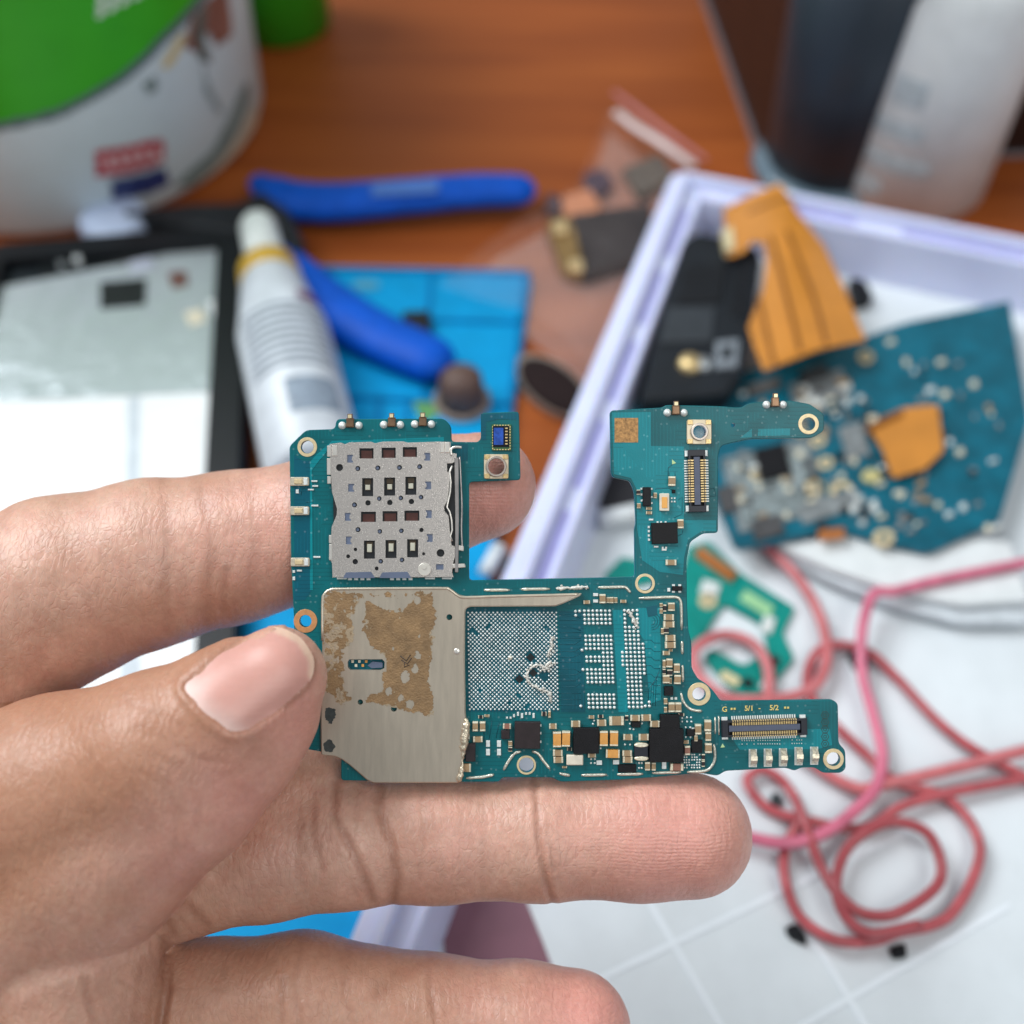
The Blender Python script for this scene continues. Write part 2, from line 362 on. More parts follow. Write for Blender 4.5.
def chip(x, y, w, h, z=.07, m=None, a=0, name='chip', ch=.006, **k):
    return obj(name, MB().prism(rect(*pc(x, y), w * S, h * S, a), .001, z, ch=ch), m or chipm, **B, **k)
chip(527.3, 734.2, 25.5, 26.5, .075, chip_br, -.01)
chip(585.8, 739.6, 25.5, 25.5, .08)
big = MB().prism(pl([(648.7, 727.5), (659, 727.5), (659.5, 713.5), (678.6, 713.8), (679, 727.5), (682.7, 728), (682.7, 761), (648.7, 760.5)]), .001, .085, ch=.007)
obj('power_chip', big, chipm, **B)
chip(470.6, 751.6, 10, 18, .06, chip_br); chip(505.5, 734, 8.5, 8.5, .05, chip_br); chip(635.8, 724, 9, 6, .04); chip(668.3, 690.5, 9, 9, .05)
chip(690.3, 732.2, 8, 7, .035); chip(696.6, 746, 11, 13, .03); chip(676.9, 588.3, 10, 4.6, .04); chip(646.5, 496.7, 8, 19, .05); chip(664, 533, 26, 21, .06, a=.03)
chip(673.5, 491.4, 3.4, 3.4, .03); chip(627, 768, 18, 8, .02); chip(598.5, 600, .1, .1, .002) if 0 else None
bx = MB(); bx.prism(rect(*pc(640.9, 751), 14 * S, 11 * S), .001, .05, ch=.008)
ind = obj('inductor', bx, conn, **B)
for yy in (744.4, 757.6): obj('terminal', MB().prism(circ(*pc(641, yy), 7.2 * S, 16, 2.4 * S), .001, .056, ch=.01), term, parent=ind, local=True)
cr = obj('crystal', MB().prism(fillet(rect(*pc(664, 502.2), 9.5 * S, 17.5 * S), .012), .001, .05, ch=.006), white_cer, **B)
obj('lid', MB().prism(rect(*pc(664, 502.6), 5.6 * S, 11 * S), .05, .056, ch=.002), M('amber_lid', (226, 168, 92), .35, .4), parent=cr, local=True)
obj('fuse', MB().prism(fillet(rect(*pc(574.6, 759), 16.5 * S, 10 * S), .012), .001, .07, ch=.01), white_cer, **B)
# sensor on the small tab
se = obj('sensor_frame', MB().prism(rect(*pc(501.5, 437.5), 19.5 * S, 26 * S), .001, .02, ch=.004), M('sensor_green', (54, 104, 62), .4, 0, .3, 20), **B)
dots = MB()
for i in range(9):
    dots.prism(rect(*pc(492.8, 427 + i * 2.7), 1.1 * S, 1.5 * S), .02, .024); dots.prism(rect(*pc(510, 427 + i * 2.7), 1.1 * S, 1.5 * S), .02, .024)
for i in range(6):
    dots.prism(rect(*pc(494.5 + i * 2.8, 425.4), 1.5 * S, 1 * S), .02, .024); dots.prism(rect(*pc(494.5 + i * 2.8, 449.6), 1.5 * S, 1 * S), .02, .024)
obj('contact_pattern', dots, gold, parent=se, local=True)
die = obj('sensor_die', MB().prism(rect(*pc(501, 436.6), 16 * S, 21 * S), .02, .032, ch=.002), M('sensor_black', (16, 18, 26), .15), parent=se, local=True)
wn = MB(); wn.prism(rect(*pc(498.6, 436.5), 9.5 * S, 17 * S), .032, .036)
obj('glass_window', wn, M('blue_sensor_glass', (40, 84, 178), .12, .2, .6, 14, coat=.8), parent=se, local=True)
wn = MB()
for i in range(6): wn.prism(rect(*pc(506.4, 428.5 + i * 3.1), 2.4 * S, 1.3 * S), .032, .037)
obj('wire_bond', wn, gold, parent=se, local=True)
# coaxial sockets
for x, y in ((496.3, 466.6), (698.8, 432)):
    hr = 8.2 if x < 600 else 6.6
    c = obj('antenna_socket', MB().prism(fillet(rect(*pc(x, y), 24.5 * S, 24.5 * S), .03), .001, .03, [pcirc(x, y, hr)], ch=.005), M('cream_socket', (222, 208, 180), .4, .3), **B)
    obj('socket_ring', MB().prism(pcirc(x, y, hr + 2.2, 24), .03, .062, [pcirc(x, y, hr, 24)], ch=.006), M('dull_silver', (190, 180, 170), .35, .8), parent=c, local=True)
    for sx in (-1, 1):
        for sy in (-1, 1): obj('gold_foot', MB().prism(rect(*pc(x + sx * 9.2, y + sy * 9.6), 5.4 * S, 4.6 * S), .03, .04, ch=.004), gold, parent=c, local=True)
# blank tan label square (its code is left out)
obj('label_patch', MB().prism(rect(*pc(626.3, 430.2), 23.5 * S, 24.5 * S), .001, .006), M('tan_label', (176, 132, 80), .5, .1, .55, 26), **B)
# connectors
def connector(cx, cy, ln, wd, n, pitch, a, dark=True):
    r = obj('board_connector', MB(), [conn], **B) if 0 else None
    M4 = Matrix.Translation(L(cx, cy)) @ Matrix.Rotation(a, 4, 'Z')
    def tf(x, y, z): q = M4 @ Vector((x * S, y * S, z)); return (q.x, q.y, q.z)
    def P(poly, z0, z1, m=0, ch=0, hs=()):
        b = MB(); b.prism([(x * S, y * S) for x, y in poly], z0, z1, [[(x * S, y * S) for x, y in h] for h in hs], ch=ch); b.v = [tuple(M4 @ Vector(v)) for v in b.v]; return b
    body = obj('board_connector', P(rect(0, 0, ln, wd), .001, .07, ch=.006, hs=[rect(0, 0, ln - 12, wd - 4)]), conn, **B)
    obj('connector_floor', P(rect(0, 0, ln - 12, wd - 4), .001, .02), M('connector_dark', (22, 22, 28), .6), parent=body, local=True)  # floor in a darker plastic than the body
    obj('connector_tongue', P(rect(0, 0, ln - 14, wd * .36), .02, .066, ch=.004), conn_mid, parent=body, local=True)
    for s in (-1, 1):
        pn = MB(); so = MB()
        for i in range(n):
            x = (i - (n - 1) / 2) * pitch
            for poly, z0, z1, t in ((rect(x, s * wd * .30, pitch * .5, wd * .2), .02, .07, pn), (rect(x, s * (wd / 2 + 1.8), pitch * .52, 3.4), .001, .014, so), (rect(x, s * wd * .47, pitch * .5, 1.2), .03, .074, pn)):
                q = P(poly, z0, z1); t.add(q.v, q.f)
        obj('contact_row', pn, gold, parent=body, local=True); obj('solder_row', so, pad_silver, parent=body, local=True)
        for e in (-1, 1): obj('anchor_tab', P(rect(e * (ln / 2 - 3.5), s * (wd / 2 + .6), 6, 4.6), .001, .03, ch=.005), pad_silver, parent=body, local=True)
connector(696.4, 481, 62, 17, 17, 2.55, PI / 2 + .02)
connector(763.4, 726.8, 85, 16.5, 28, 2.32, .03)
# spring fingers at the lower right
for x, y in ((752.7, 758), (767.7, 757.6), (782.8, 757.2), (798.4, 756), (814, 755.6)):
    base = obj('spring_finger', MB().prism(rect(*pc(x, y), 8 * S, 18 * S), .001, .012, ch=.003), pad_silver, **B)
    b = MB(); prof = [(-9, .014), (-7, .05), (-3, .085), (1, .09), (5, .06), (8, .03)]
    for (ya, za), (yb, zb) in zip(prof, prof[1:]):
        w = 3.4 - abs(ya + yb) * .05; x0, x1 = (x - w - 512) * S, (x + w - 512) * S
        p = [(x0, (512 - (y + ya)) * S, za), (x1, (512 - (y + ya)) * S, za), (x1, (512 - (y + yb)) * S, zb), (x0, (512 - (y + yb)) * S, zb)]
        b.add(p + [(q[0], q[1], q[2] - .008) for q in p], [[0, 3, 2, 1], [4, 5, 6, 7], [0, 1, 5, 4], [2, 3, 7, 6], [1, 2, 6, 5], [3, 0, 4, 7]], smooth=False)
    obj('spring_leaf', b, M('leaf_metal', (216, 208, 186), .34, .6, .4, 34), parent=base, local=True)
# clips on the rim: two solder balls and a brass knob each
for x, y in ((350.5, 424.5), (392, 423.8), (423, 423.2), (675.5, 411.8), (774.6, 403.8)):
    k = obj('spring_contact', MB().prism(rect(*pc(x, y - 1.5), 7.5 * S, 9 * S), .001, .05, ch=.01).prism(rect(*pc(x, y - 7.8), 4.8 * S, 5 * S), .01, .06, ch=.008), brass, **B)
    for s in (-1, 1): obj('solder_ball', MB().dome(*pc(x + s * 8.2, y + 1), .001, 4 * S, .045, 14, 5), pad_silver, parent=k, local=True)
    obj('gold_tip', MB().prism(rect(*pc(x, y - 7.6), 3.6 * S, 3.4 * S), .06, .066), M('cream_tip', (236, 222, 180), .35, .4), parent=k, local=True)
for x, y in ((299.8, 481.5), (300, 510.8), (300.5, 562)):
    k = obj('edge_contact', MB().prism(fillet(rect(*pc(x, y), 19 * S, 8.6 * S), .02), .001, .03, ch=.006), M('cream_metal', (224, 212, 190), .38, .6, .2, 30), **B)
    obj('contact_bump', MB().prism(rect(*pc(x - 1, y), 8 * S, 5 * S), .03, .045, ch=.006), pale_gold, parent=k, local=True)
    obj('solder_foot', MB().prism(rect(*pc(x + 6.3, y), 4 * S, 7 * S), .03, .038, ch=.004), pad_silver, parent=k, local=True)
# single solder pads
padc = {}
def pad(x, y, w=2, h=2, m=None):
    m = m or pad_silver; key = (w, h, m.name)
    if key not in padc: padc[key] = MB().prism(rect(0, 0, w * S, h * S), 0, .01, ch=.003).mesh('solder_pad', m)
    inst('solder_pad', padc[key], board, L(x, y, .003))
for x, y, w, h in ((488, 743.5, 4, 6.5), (488, 752, 4, 6.5), (499, 743.5, 4, 6.5), (499, 752, 4, 6.5), (599.2, 762.5, 5.5, 4.5), (616, 762, 6.2, 4.5), (664, 765, 4.5, 7.5), (595.6, 594.6, 5, 3), (595.6, 601, 5, 3),
                   (314.5, 481.2, 6, 1.6), (315.3, 486, 6, 1.6), (311, 489.6, 6, 1.6), (297.4, 491.4, 3, 4), (315, 505.6, 7, 1.8), (317, 557, 7, 1.8), (299.5, 570.6, 5, 1.8), (294, 571.5, 2.6, 2.6), (294, 578.4, 2.6, 3.6),
                   (671.6, 698.2, 2.6, 2.6), (675.7, 698.2, 2.6, 2.6), (651, 519.6, 4.5, 1.8), (657.5, 522.2, 2, 2), (661, 522.2, 2, 2), (665.5, 522.2, 2, 2), (656, 546.6, 4.6, 1.8), (662.6, 547.6, 2, 2), (666, 547.6, 2, 2), (664, 549.6, 5, 2), (693, 729, 3, 3),
                   (641.5, 488.8, 2, 2), (641.5, 494.5, 2.2, 2.2), (641.8, 500.5, 2.2, 2.2), (651.5, 489, 1.8, 1.8), (651.7, 497, 1.8, 1.8), (651.7, 503, 1.8, 1.8), (671.6, 498.2, 1.6, 1.6), (674.6, 498.2, 1.6, 1.6), (671.6, 501.6, 1.6, 1.6), (674.6, 501.6, 1.6, 1.6),
                   (648.8, 527, 2.2, 2.2), (648.8, 531.2, 2.2, 2.2), (648.8, 535.5, 2.2, 2.2), (649, 539.7, 2.2, 2.2), (668.7, 589.7, 3, 3.6), (673.4, 585.2, 3, 2), (679.6, 585.2, 3, 2), (673.4, 591.6, 3, 2), (679.6, 591.6, 3, 2),
                   (507, 717.6, 2, 2), (510.6, 717.6, 2, 2), (514, 715.6, 2, 3), (518, 713.8, 2, 4), (522, 715.5, 2.4, 5), (526, 713.4, 2, 2.6), (529.7, 713.4, 2, 2.6), (533.6, 715.4, 2.2, 5), (540.6, 725.2, 1.6, 2.4), (540.6, 733, 1.6, 2.4), (540.6, 741.6, 1.6, 2.4)): pad(x, y, w, h)
pd = MB()
def pdot(x, y, r=1.0): pd.dome(*pc(x, y), .003, r * S, .01, 6, 2)
for i, x in enumerate(np.arange(684, 700, 2.6)):
    for y in np.arange(754.6, 768, 2.6):
        if random.random() < .85: pdot(x + random.uniform(-.3, .3), y)
for x, y in ((682, 718), (687, 717.4), (691, 717.4), (682, 721.5), (687, 721.6), (691.4, 721.6), (685.6, 727.4), (690.3, 727.4), (685.6, 737), (690.4, 737), (641.7, 763), (641.7, 768), (639, 763), (639, 768), (591, 759), (594.7, 759), (591, 763), (594.7, 763), (625, 744.5), (630, 744.5), (630, 728.8), (633.5, 729.2), (629.8, 723.6), (641.8, 723.4), (594, 720.6), (593, 724), (600.5, 748.2)): pdot(x, y, 1.15)
for x0, n in ((742, 6), (758, 10), (792, 5)):
    for i in range(n):
        for y in (740.5, 744):
            if random.random() < .9: pdot(x0 + i * 2.4, y - (x0 - 742) * .012, .7)
obj('solder_dots', pd, pad_silver, kind='stuff', **B)
# ball grid arrays left bare where chips were lifted off
big_arr = MB(); gaps = [(530.6, 657.3, 5), (533.3, 672.7, 4.6), (519.4, 679, 5), (471, 629.5, 2.2), (476, 632, 2.2), (488.5, 626, 2.2), (547.8, 628, 2.2), (480, 690.5, 2.2), (519, 696, 2.2), (509.5, 702.5, 2.2), (526.7, 705.5, 2.2), (544, 676, 4)]
for r in range(47):
    y = 612.6 + r * 2.1
    for c in range(22):
        x = 468 + c * 4.2 + (2.1 if r % 2 else 0) + (y - 612) * .018
        if x > 557.5 + (y - 612) * .018 or any(math.hypot(x - a, y - b) < q for a, b, q in gaps): continue
        big_arr.dome(*pc(x, y), .003, 1.12 * S * random.uniform(.85, 1.1), .012, 6, 2)
obj('ball_grid_array', MB().prism(pl([(465.5, 608), (557, 608), (559.5, 712), (467, 712)]), 0, .0015), pcb_deep, **B)
obj('bare_solder_balls', big_arr, pad_silver, kind='stuff', **B)
obj('missing_pad', MB().prism(rect(*pc(530.6, 657.3), 6.4 * S, 6.4 * S, PI / 4), .002, .004).prism(rect(*pc(533.3, 672.9), 6 * S, 6 * S, PI / 4), .002, .004).prism(rect(*pc(519.4, 679), 6.4 * S, 6.4 * S, PI / 4), .002, .004), M('burnt_pad', (12, 20, 24), .6), kind='stuff', **B)
arr = MB()
def apad(x, y): arr.dome(*pc(x + (y - 610) * .05, y), .004, 1.62 * S, .018, 8, 3)
full = range(7)
for row, cols in [(r, full) for r in range(4)] + [(r, full) for r in (6, 7, 8, 9)] + [(10, (4, 5, 6)), (11, full), (12, full), (13, (4, 5, 6)), (14, full), (15, full), (16, full), (17, full)] + [(r, full) for r in (20, 21, 22, 23)]:
    for c in cols: apad(584.3 + c * 4.2, 610.8 + row * 4.2)
for p in ((575.4, 611.2), (579.6, 611), (575.4, 615.4), (580, 650), (580, 669.5), (576, 706)): apad(*p)
for r in range(24):
    for c in range(4):
        if 1 <= c <= 2 and 0 < r < 4: continue
        apad(626 - 1.6 + c * 4.2, 610.4 + r * 4.2)
    if 8 <= r <= 15: apad(624.4 + 16.8, 610.4 + r * 4.2)
    if 10 <= r <= 13: apad(624.4 - 4.2, 610.4 + r * 4.2)
for p in ((640.5, 706), (644.6, 706), (644.6, 702)): apad(*p)
obj('memory_pad_array', arr, pad_silver, kind='stuff', **B)
# solder fence on which the shield can sat
fm = M('fence_solder', (222, 220, 206), .36, .75, .2, 24, .4, 40)
def fence(pts, w=3.7, n=4):
    p = catmull([L(x, y, .002) for x, y in pts], n) if len(pts) > 2 else [L(*pts[0], .002).lerp(L(*pts[1], .002), t / 6) for t in range(7)]
    R = [w * S / 2 * (.55 if i in (0, len(p) - 1) else random.uniform(.85, 1.05)) for i in range(len(p))]
    obj('shield_fence', MB().tube(p, R, 8, flat=.8, upv=(0, 0, 1)), fm, **B)
for p in ([(484, 590), (510, 590)], [(521, 589.2), (550, 588.8)], [(598, 587.4), (612, 587.2), (624, 587), (627, 588.6), (630.5, 592.6)], [(638.7, 598.3), (657, 597.6), (675, 597), (680, 600), (681.2, 607), (681.6, 630)],
          [(682, 641), (682.2, 654)], [(682.4, 665), (682.8, 682)], [(681, 693), (683, 701), (688, 707.5), (694, 710.2), (702, 711)], [(713.8, 744), (715, 757), (712, 765.5), (705, 770.8), (687, 772)],
          [(652, 773), (681, 772)], [(617, 774.4), (643, 773.8)], [(630, 774), (655, 773)][:0] or [(632, 774), (640, 773.9)], [(581, 775.2), (607, 774.6)], [(559.5, 773.4), (570, 775.4)], [(503.5, 770), (508, 762), (514, 754), (521, 751)],
          [(532, 751), (538, 753.6), (543.6, 761), (550, 769)], [(466, 778), (482, 777), (494, 774.5)], [(468.7, 725), (468.8, 741)], [(715, 717), (715.3, 734)], [(718.6, 716), (719, 735)]): fence(p, 2.2 if p[0][0] in (468.7, 715, 718.6) else 3.2)
def crumb(pts, w, name='solder_residue'):
    b = MB(); q = catmull([L(x, y, .012) for x, y in pts], 5); b.tube([v + Vector((random.uniform(-1, 1), random.uniform(-1, 1), 0)) * .009 for v in q], [w * S * random.uniform(.5, 1.3) for _ in q], 6)
    for v in q:
        if random.random() < .6: b.dome(v.x + random.uniform(-.03, .03), v.y + random.uniform(-.03, .03), .004, random.uniform(.008, .02), .02, 6, 2)
    obj(name, b, M('crusty_solder', (222, 220, 212), .5, .4, .2, 30, .6, 60), **B)
crumb([(552.5, 636), (551, 643), (552, 648), (549, 652), (547.5, 657)], 1.3)
crumb([(553, 665), (545, 667), (538, 664.8), (531, 668), (527, 674), (528, 681), (535, 686.5), (543, 690), (550, 693.5), (551, 701)], 1.25)
crumb([(549, 669), (542, 668.6), (552, 661)], 1.3)
crumb([(627, 610.5), (631, 615), (634, 621), (637, 627)], 2.2)
crumb([(556, 588.4), (568, 588), (578, 587.4), (588, 587.2)], 1.7)
obj('flux_lump', MB().dome(*pc(510, 657.8), .004, 2.6 * S, .02, 8, 3), fm, **B)
# printed legend by the lower connector
def text(body, x, y, size, mat, rot=0, name='printed_text'):
    c = bpy.data.curves.new('t', 'FONT'); c.body = body; c.size = size * S; c.align_x = 'CENTER'; c.align_y = 'CENTER'; c.offset = .0016; c.extrude = .001
    o = bpy.data.objects.new('t', c); COL.objects.link(o); me = bpy.data.meshes.new_from_object(o.evaluated_get(bpy.context.evaluated_depsgraph_get())); bpy.data.objects.remove(o)
    me.name = name; me.materials.clear(); me.materials.append(mat); n = inst(name, me, board, L(x, y, .004), rot); return n
ink = M('gold_legend', (232, 212, 128), .5, .1)
text('G', 724.6, 709.4, 7.2, ink); text('5/1', 749, 708.4, 7.2, ink); text('-', 759.5, 708, 7, ink); text('5/2', 774, 707.8, 7.2, ink)
for x, y in ((731.5, 708.8), (734.5, 708.7), (785, 707.6), (788, 707.6)): pad(x, y, 2, 2, ink)
st = MB()
for i in range(5):
    for r, q in ((4.2, 3.4), (2, 1.2)): st.prism(pcirc(825, 715 + i * 7.2, r, 6), .001, .003, [pcirc(825, 715 + i * 7.2, q, 6)])
obj('faded_stamp', st, M('faded_red_ink', (44, 76, 74), .6, 0, .3, 20), **B)
obj('fiducial_mark', MB().prism(pl([(672, 459.4), (672, 464.4), (676, 463)]), .001, .006), M('pale_green_pad', (190, 220, 160), .5, .2), **B)
obj('fiducial_mark', MB().prism(pl([(720.5, 747.6), (725, 747), (722.4, 743.6)]), .001, .006), M('pale_green_pad', (190, 220, 160), .5, .2), **B)
# ---------------------------------------------------------------- card socket
plate = M('socket_steel', (208, 202, 196), .25, .72, .08, 40, .18, 90, rvar=.08, stretch=(1, 1, 1))
PO = [(330.5, 444.5), (342, 443), (346, 444.6), (350, 442.8), (372, 442.2), (376, 443.6), (384, 442), (404, 441.8), (408, 443), (440, 442), (451, 442.4), (451.2, 453), (457, 454), (457, 461), (453, 463.5), (447.5, 463.8), (447.5, 472), (451, 473), (449.5, 486), (448, 500), (444.6, 507),
      (445, 511), (449, 516), (450.5, 534), (452, 545), (455, 546), (456.5, 552), (453.8, 562), (452.5, 572), (454, 576.8), (333.5, 577), (333, 563), (331, 559), (332, 540), (332.6, 527), (337.6, 515), (338, 509), (333, 492), (332, 476)]
wins = []
def W(cx, cy, w, h): return rect(*pc(280 + cx / 5.12, 400 + cy / 5.12), w * S / 5.12, h * S / 5.12)
rowA = [(447, 275, 72, 52), (560, 272, 72, 52), (668, 268, 72, 50), (457, 598, 76, 52), (567, 595, 76, 52), (678, 592, 76, 52)]
rowB = [(453, 447, 56, 92), (565, 444, 56, 92), (673, 440, 56, 92), (462, 765, 56, 92), (572, 762, 56, 92), (682, 758, 56, 92)]
cc = [(365, 302), (755, 292), (370, 450), (760, 438), (353, 598), (763, 584), (358, 718), (768, 706)]
rd = [(310, 347, 18), (403, 352, 13), (505, 349, 13), (615, 347, 13), (718, 343, 13), (386, 537, 13), (455, 527, 14), (512, 505, 12), (566, 525, 14), (622, 502, 12), (676, 520, 14), (725, 498, 12), (404, 663, 13), (515, 672, 12), (625, 669, 12), (727, 665, 11), (391, 764, 9), (354, 799, 10), (390, 826, 14), (520, 824, 12), (628, 817, 12), (738, 786, 8), (499, 861, 10), (824, 782, 20)]
hs = [W(*r) for r in rowA + rowB]
for x, y in cc:
    s = 1 if x < 500 else -1
    hs.append(pl([(280 + (x + s * a) / 5.12, 400 + (y + b) / 5.12) for a, b in ((-16, -20), (14, -20), (14, -12), (8, -9), (8, 9), (14, 12), (14, 20), (-16, 20))]))
hs.append(W(820, 853, 38, 28))
hs += [pcirc(280 + x / 5.12, 400 + y / 5.12, r / 5.12, 16) for x, y, r in rd]
sock = obj('card_socket', MB().prism(pl([(333, 446), (449, 444), (456, 470), (456, 560), (452, 574.5), (335, 574.5)]), .001, .05, ch=.004), sim_in, **B)
obj('socket_cover', MB().prism(pl(PO), .062, .078, hs, ch=.0025), plate, parent=sock, local=True)
Z = dict(parent=sock, local=True)
for x, y, w, h in rowA: obj('contact_window_pad', MB().prism(W(x, y + 6, w * .78, h * .78), .05, .058), redpad, **Z)
for x, y, w, h in rowB:
    px, py = 280 + x / 5.12, 400 + y / 5.12
    k = obj('socket_contact', MB().prism(rect(*pc(px, py - 5.4), 6.6 * S, 5 * S), .05, .056, ch=.002), M('contact_brass', (84, 74, 62), .35, .7), **Z)
    obj('contact_tip', MB().prism(rect(*pc(px, py + (.2 if y < 600 else -1.5)), 4.8 * S, (5.2 if y < 600 else 8) * S), .056, .076, ch=.006), M('bright_contact', (250, 244, 222), .22, .6), **dict(parent=k, local=True))
for x, y in cc: obj('slot_plastic', MB().prism(rect(*pc(280 + x / 5.12, 400 + y / 5.12), 6.4 * S, 8.4 * S), .05, .07), M('slate_plastic', (96, 108, 132), .45), **Z)
obj('slot_plastic', MB().prism(W(820, 853, 44, 34), .05, .07), M('slate_plastic', (96, 108, 132), .45), **Z)
for x, y, r in rd:
    if r in (12, 13): obj('pin_hole_plastic', MB().prism(pcirc(280 + x / 5.12 - .6, 400 + y / 5.12, r / 5.12 * .66, 10), .05, .066), M('slate_plastic', (96, 108, 132), .45), **Z)
# folded tabs, side spring and rail
fold = M('folded_steel', (238, 234, 226), .3, .7, .08, 10)
for x0, y0, x1, y1 in ((328.2, 446, 332.2, 457), (328, 458.6, 332, 475), (328.4, 476.6, 332, 484), (330, 535, 333, 543), (330.2, 544, 333.4, 560), (333.4, 446, 338.4, 456.4), (440.5, 443, 444.6, 453.2), (445.4, 443, 450, 453.2)):
    obj('folded_tab', MB().prism(fillet(rect(*pc((x0 + x1) / 2, (y0 + y1) / 2), (x1 - x0) * S, (y1 - y0) * S), .008), .02, .084 if x0 < 340 else .088, ch=.006), fold, **Z)
for pts, w in (([(451.8, 456), (451.5, 450), (455, 447.6), (462, 447.8)], 2.6),):
    obj('hook', MB().tube(catmull([L(x, y, .085) for x, y in pts], 5), w * S / 2, 8, upv=(0, 0, 1)), fold, **Z)
steel_g = M('rail_steel', (176, 172, 170), .34, .85, .15, 8)
obj('rail', MB().prism(fillet(pl([(454.8, 458), (459, 458), (459.4, 520), (458.6, 572), (455.2, 572), (455.6, 520)]), .01), .03, .088, ch=.006), steel_g, **Z)
obj('eject_rod', MB().tube(catmull([L(x, y, .06) for x, y in ((460, 457), (461, 480), (462, 505), (461.6, 530), (462.6, 550))], 5), 1.0 * S, 8, upv=(0, 0, 1)), steel_g, **Z)
obj('rod_foot', MB().prism(fillet(pl([(458.5, 545), (464, 546), (464, 551), (458.5, 550)]), .01), .03, .08, ch=.006), fold, **Z)
obj('rod_foot', MB().prism(fillet(pl([(453, 563.6), (465, 563.4), (466, 567), (453, 568)]), .012), .03, .085, ch=.006), fold, **Z)
obj('leaf_spring', MB().tube([L(x, y, .075) for x, y in ((452.6, 466), (450, 472), (450.6, 477), (451.2, 482), (450.6, 492), (447.2, 507), (450.2, 512), (452, 520), (452.6, 530), (450.6, 536), (452.6, 541))], 1.0 * S, 6, upv=(0, 0, 1)), fold, **Z)
obj('rivet', MB().prism(pcirc(425, 569, 6.6, 20), .078, .092, ch=.005).prism(pcirc(424.6, 566.6, 2.4, 12), .092, .1, ch=.002), M('white_rivet', (232, 228, 218), .35, .5), **Z)
for x0, n in ((346, 7), (382, 7)):
    b = MB().prism(fillet(pl([(x0 - 2, 577.6), (x0 + 1, 572), (x0 + 26, 571.4), (x0 + 30, 577.6)]), .01), .079, .083)
    obj('scalloped_strip', b, M('slate_plastic', (96, 108, 132), .45), **Z)
    for i in range(4): pad(x0 + 4 + i * 6.2 - (0 if x0 < 360 else -6), 578.8, 4, 2.6)
for x in (342, 430, 447): pad(x, 578.2, 10, 2)
# ---------------------------------------------------------------- shield can
SO = [(322.6, 600), (324.5, 593), (330, 588.4), (345, 587.3), (440, 586.6), (448, 587.4), (453, 590), (459, 594.4), (466, 596), (500, 595), (574, 593.6), (582, 592.8), (579.6, 595.6), (563.4, 603), (555.6, 605.8), (470, 606.3), (466.4, 608), (465.4, 612), (465, 660), (465.8, 712), (466.6, 719), (460.6, 780), (458, 781.6),
      (374.5, 781.8), (368, 779), (350, 763.5), (343, 758.4), (336, 755.4), (322, 754), (321.4, 720), (323.2, 656)]
sh_m = M('shield_nickel', (196, 185, 168), .3, .64, .07, 2.2, .1, 70, stretch=(8, 1, 1), rvar=.06)
SH = [pl([(350, 658.6), (383, 658.4), (385.4, 661), (385, 667.4), (381, 669.2), (351, 669), (348.6, 666), (348.6, 661)]), pcirc(449.7, 616.6, 3, 14), pcirc(361.2, 701, 2.7, 14), pcirc(394.6, 707.6, 3, 14)]
sh = obj('shield_can', MB().prism(fillet(pl(SO), .02, 2), .002, .075, SH, ch=.014), sh_m, **B)
Z = dict(parent=sh, local=True)
obj('rim_edge', MB().tube(catmull([L(x, y, .066) for x, y in ((323.6, 640), (323.6, 602), (325.4, 594), (331, 589.6), (345, 588.6), (440, 588), (448, 588.6), (452.6, 591), (458.6, 595.4), (466, 597), (500, 596), (560, 594.6), (578, 594))], 4), 1.5 * S, 8, upv=(0, 0, 1)), M('rim_highlight', (224, 212, 192), .3, .7, .12, 8), **Z)  # paler tube paints the bright highlight along the can's bevelled edge
b = MB(); q = catmull([L(x, y, .07) for x, y in ((466.4, 718), (466, 726), (464.4, 740), (463.2, 752), (461.8, 766), (460, 780))], 6)
b.tube([v + Vector((random.uniform(-1, 1), 0, random.uniform(-.4, 1))) * .012 for v in q], [.012 + .05 * math.sin(PI * min(1, i / (len(q) - 1) * 1.3 + .08)) ** 1 * (.6 + .4 * random.random()) if i < len(q) * .75 else .02 + .02 * random.random() for i in range(len(q))], 8, flat=.7, upv=(0, 0, 1))
obj('bent_edge', b, M('torn_shield', (226, 214, 190), .32, .75, .3, 14, .6, 30), **Z)
obj('slot_board', MB().prism(pl([(346, 656), (388, 656), (388, 672), (346, 672)]), .004, .02), pcb_deep, **Z)
for i in range(5): obj('slot_component', MB().prism(rect(*pc(353 + i * 3.4, 661 + (i % 2) * 4), 2.4 * S, 2.6 * S), .02, .04), ceramic_or if i > 2 else term, **Z)
obj('slot_component', MB().prism(fillet(pl([(368, 665), (373, 661), (383, 662), (383, 667), (372, 667.6)]), .01), .02, .05), M('slate_plastic', (96, 108, 132), .45), **Z)
obj('dimple', MB().dome(*pc(457.2, 650.6), .074, 3.2 * S, .012, 14, 4), fold, **Z)
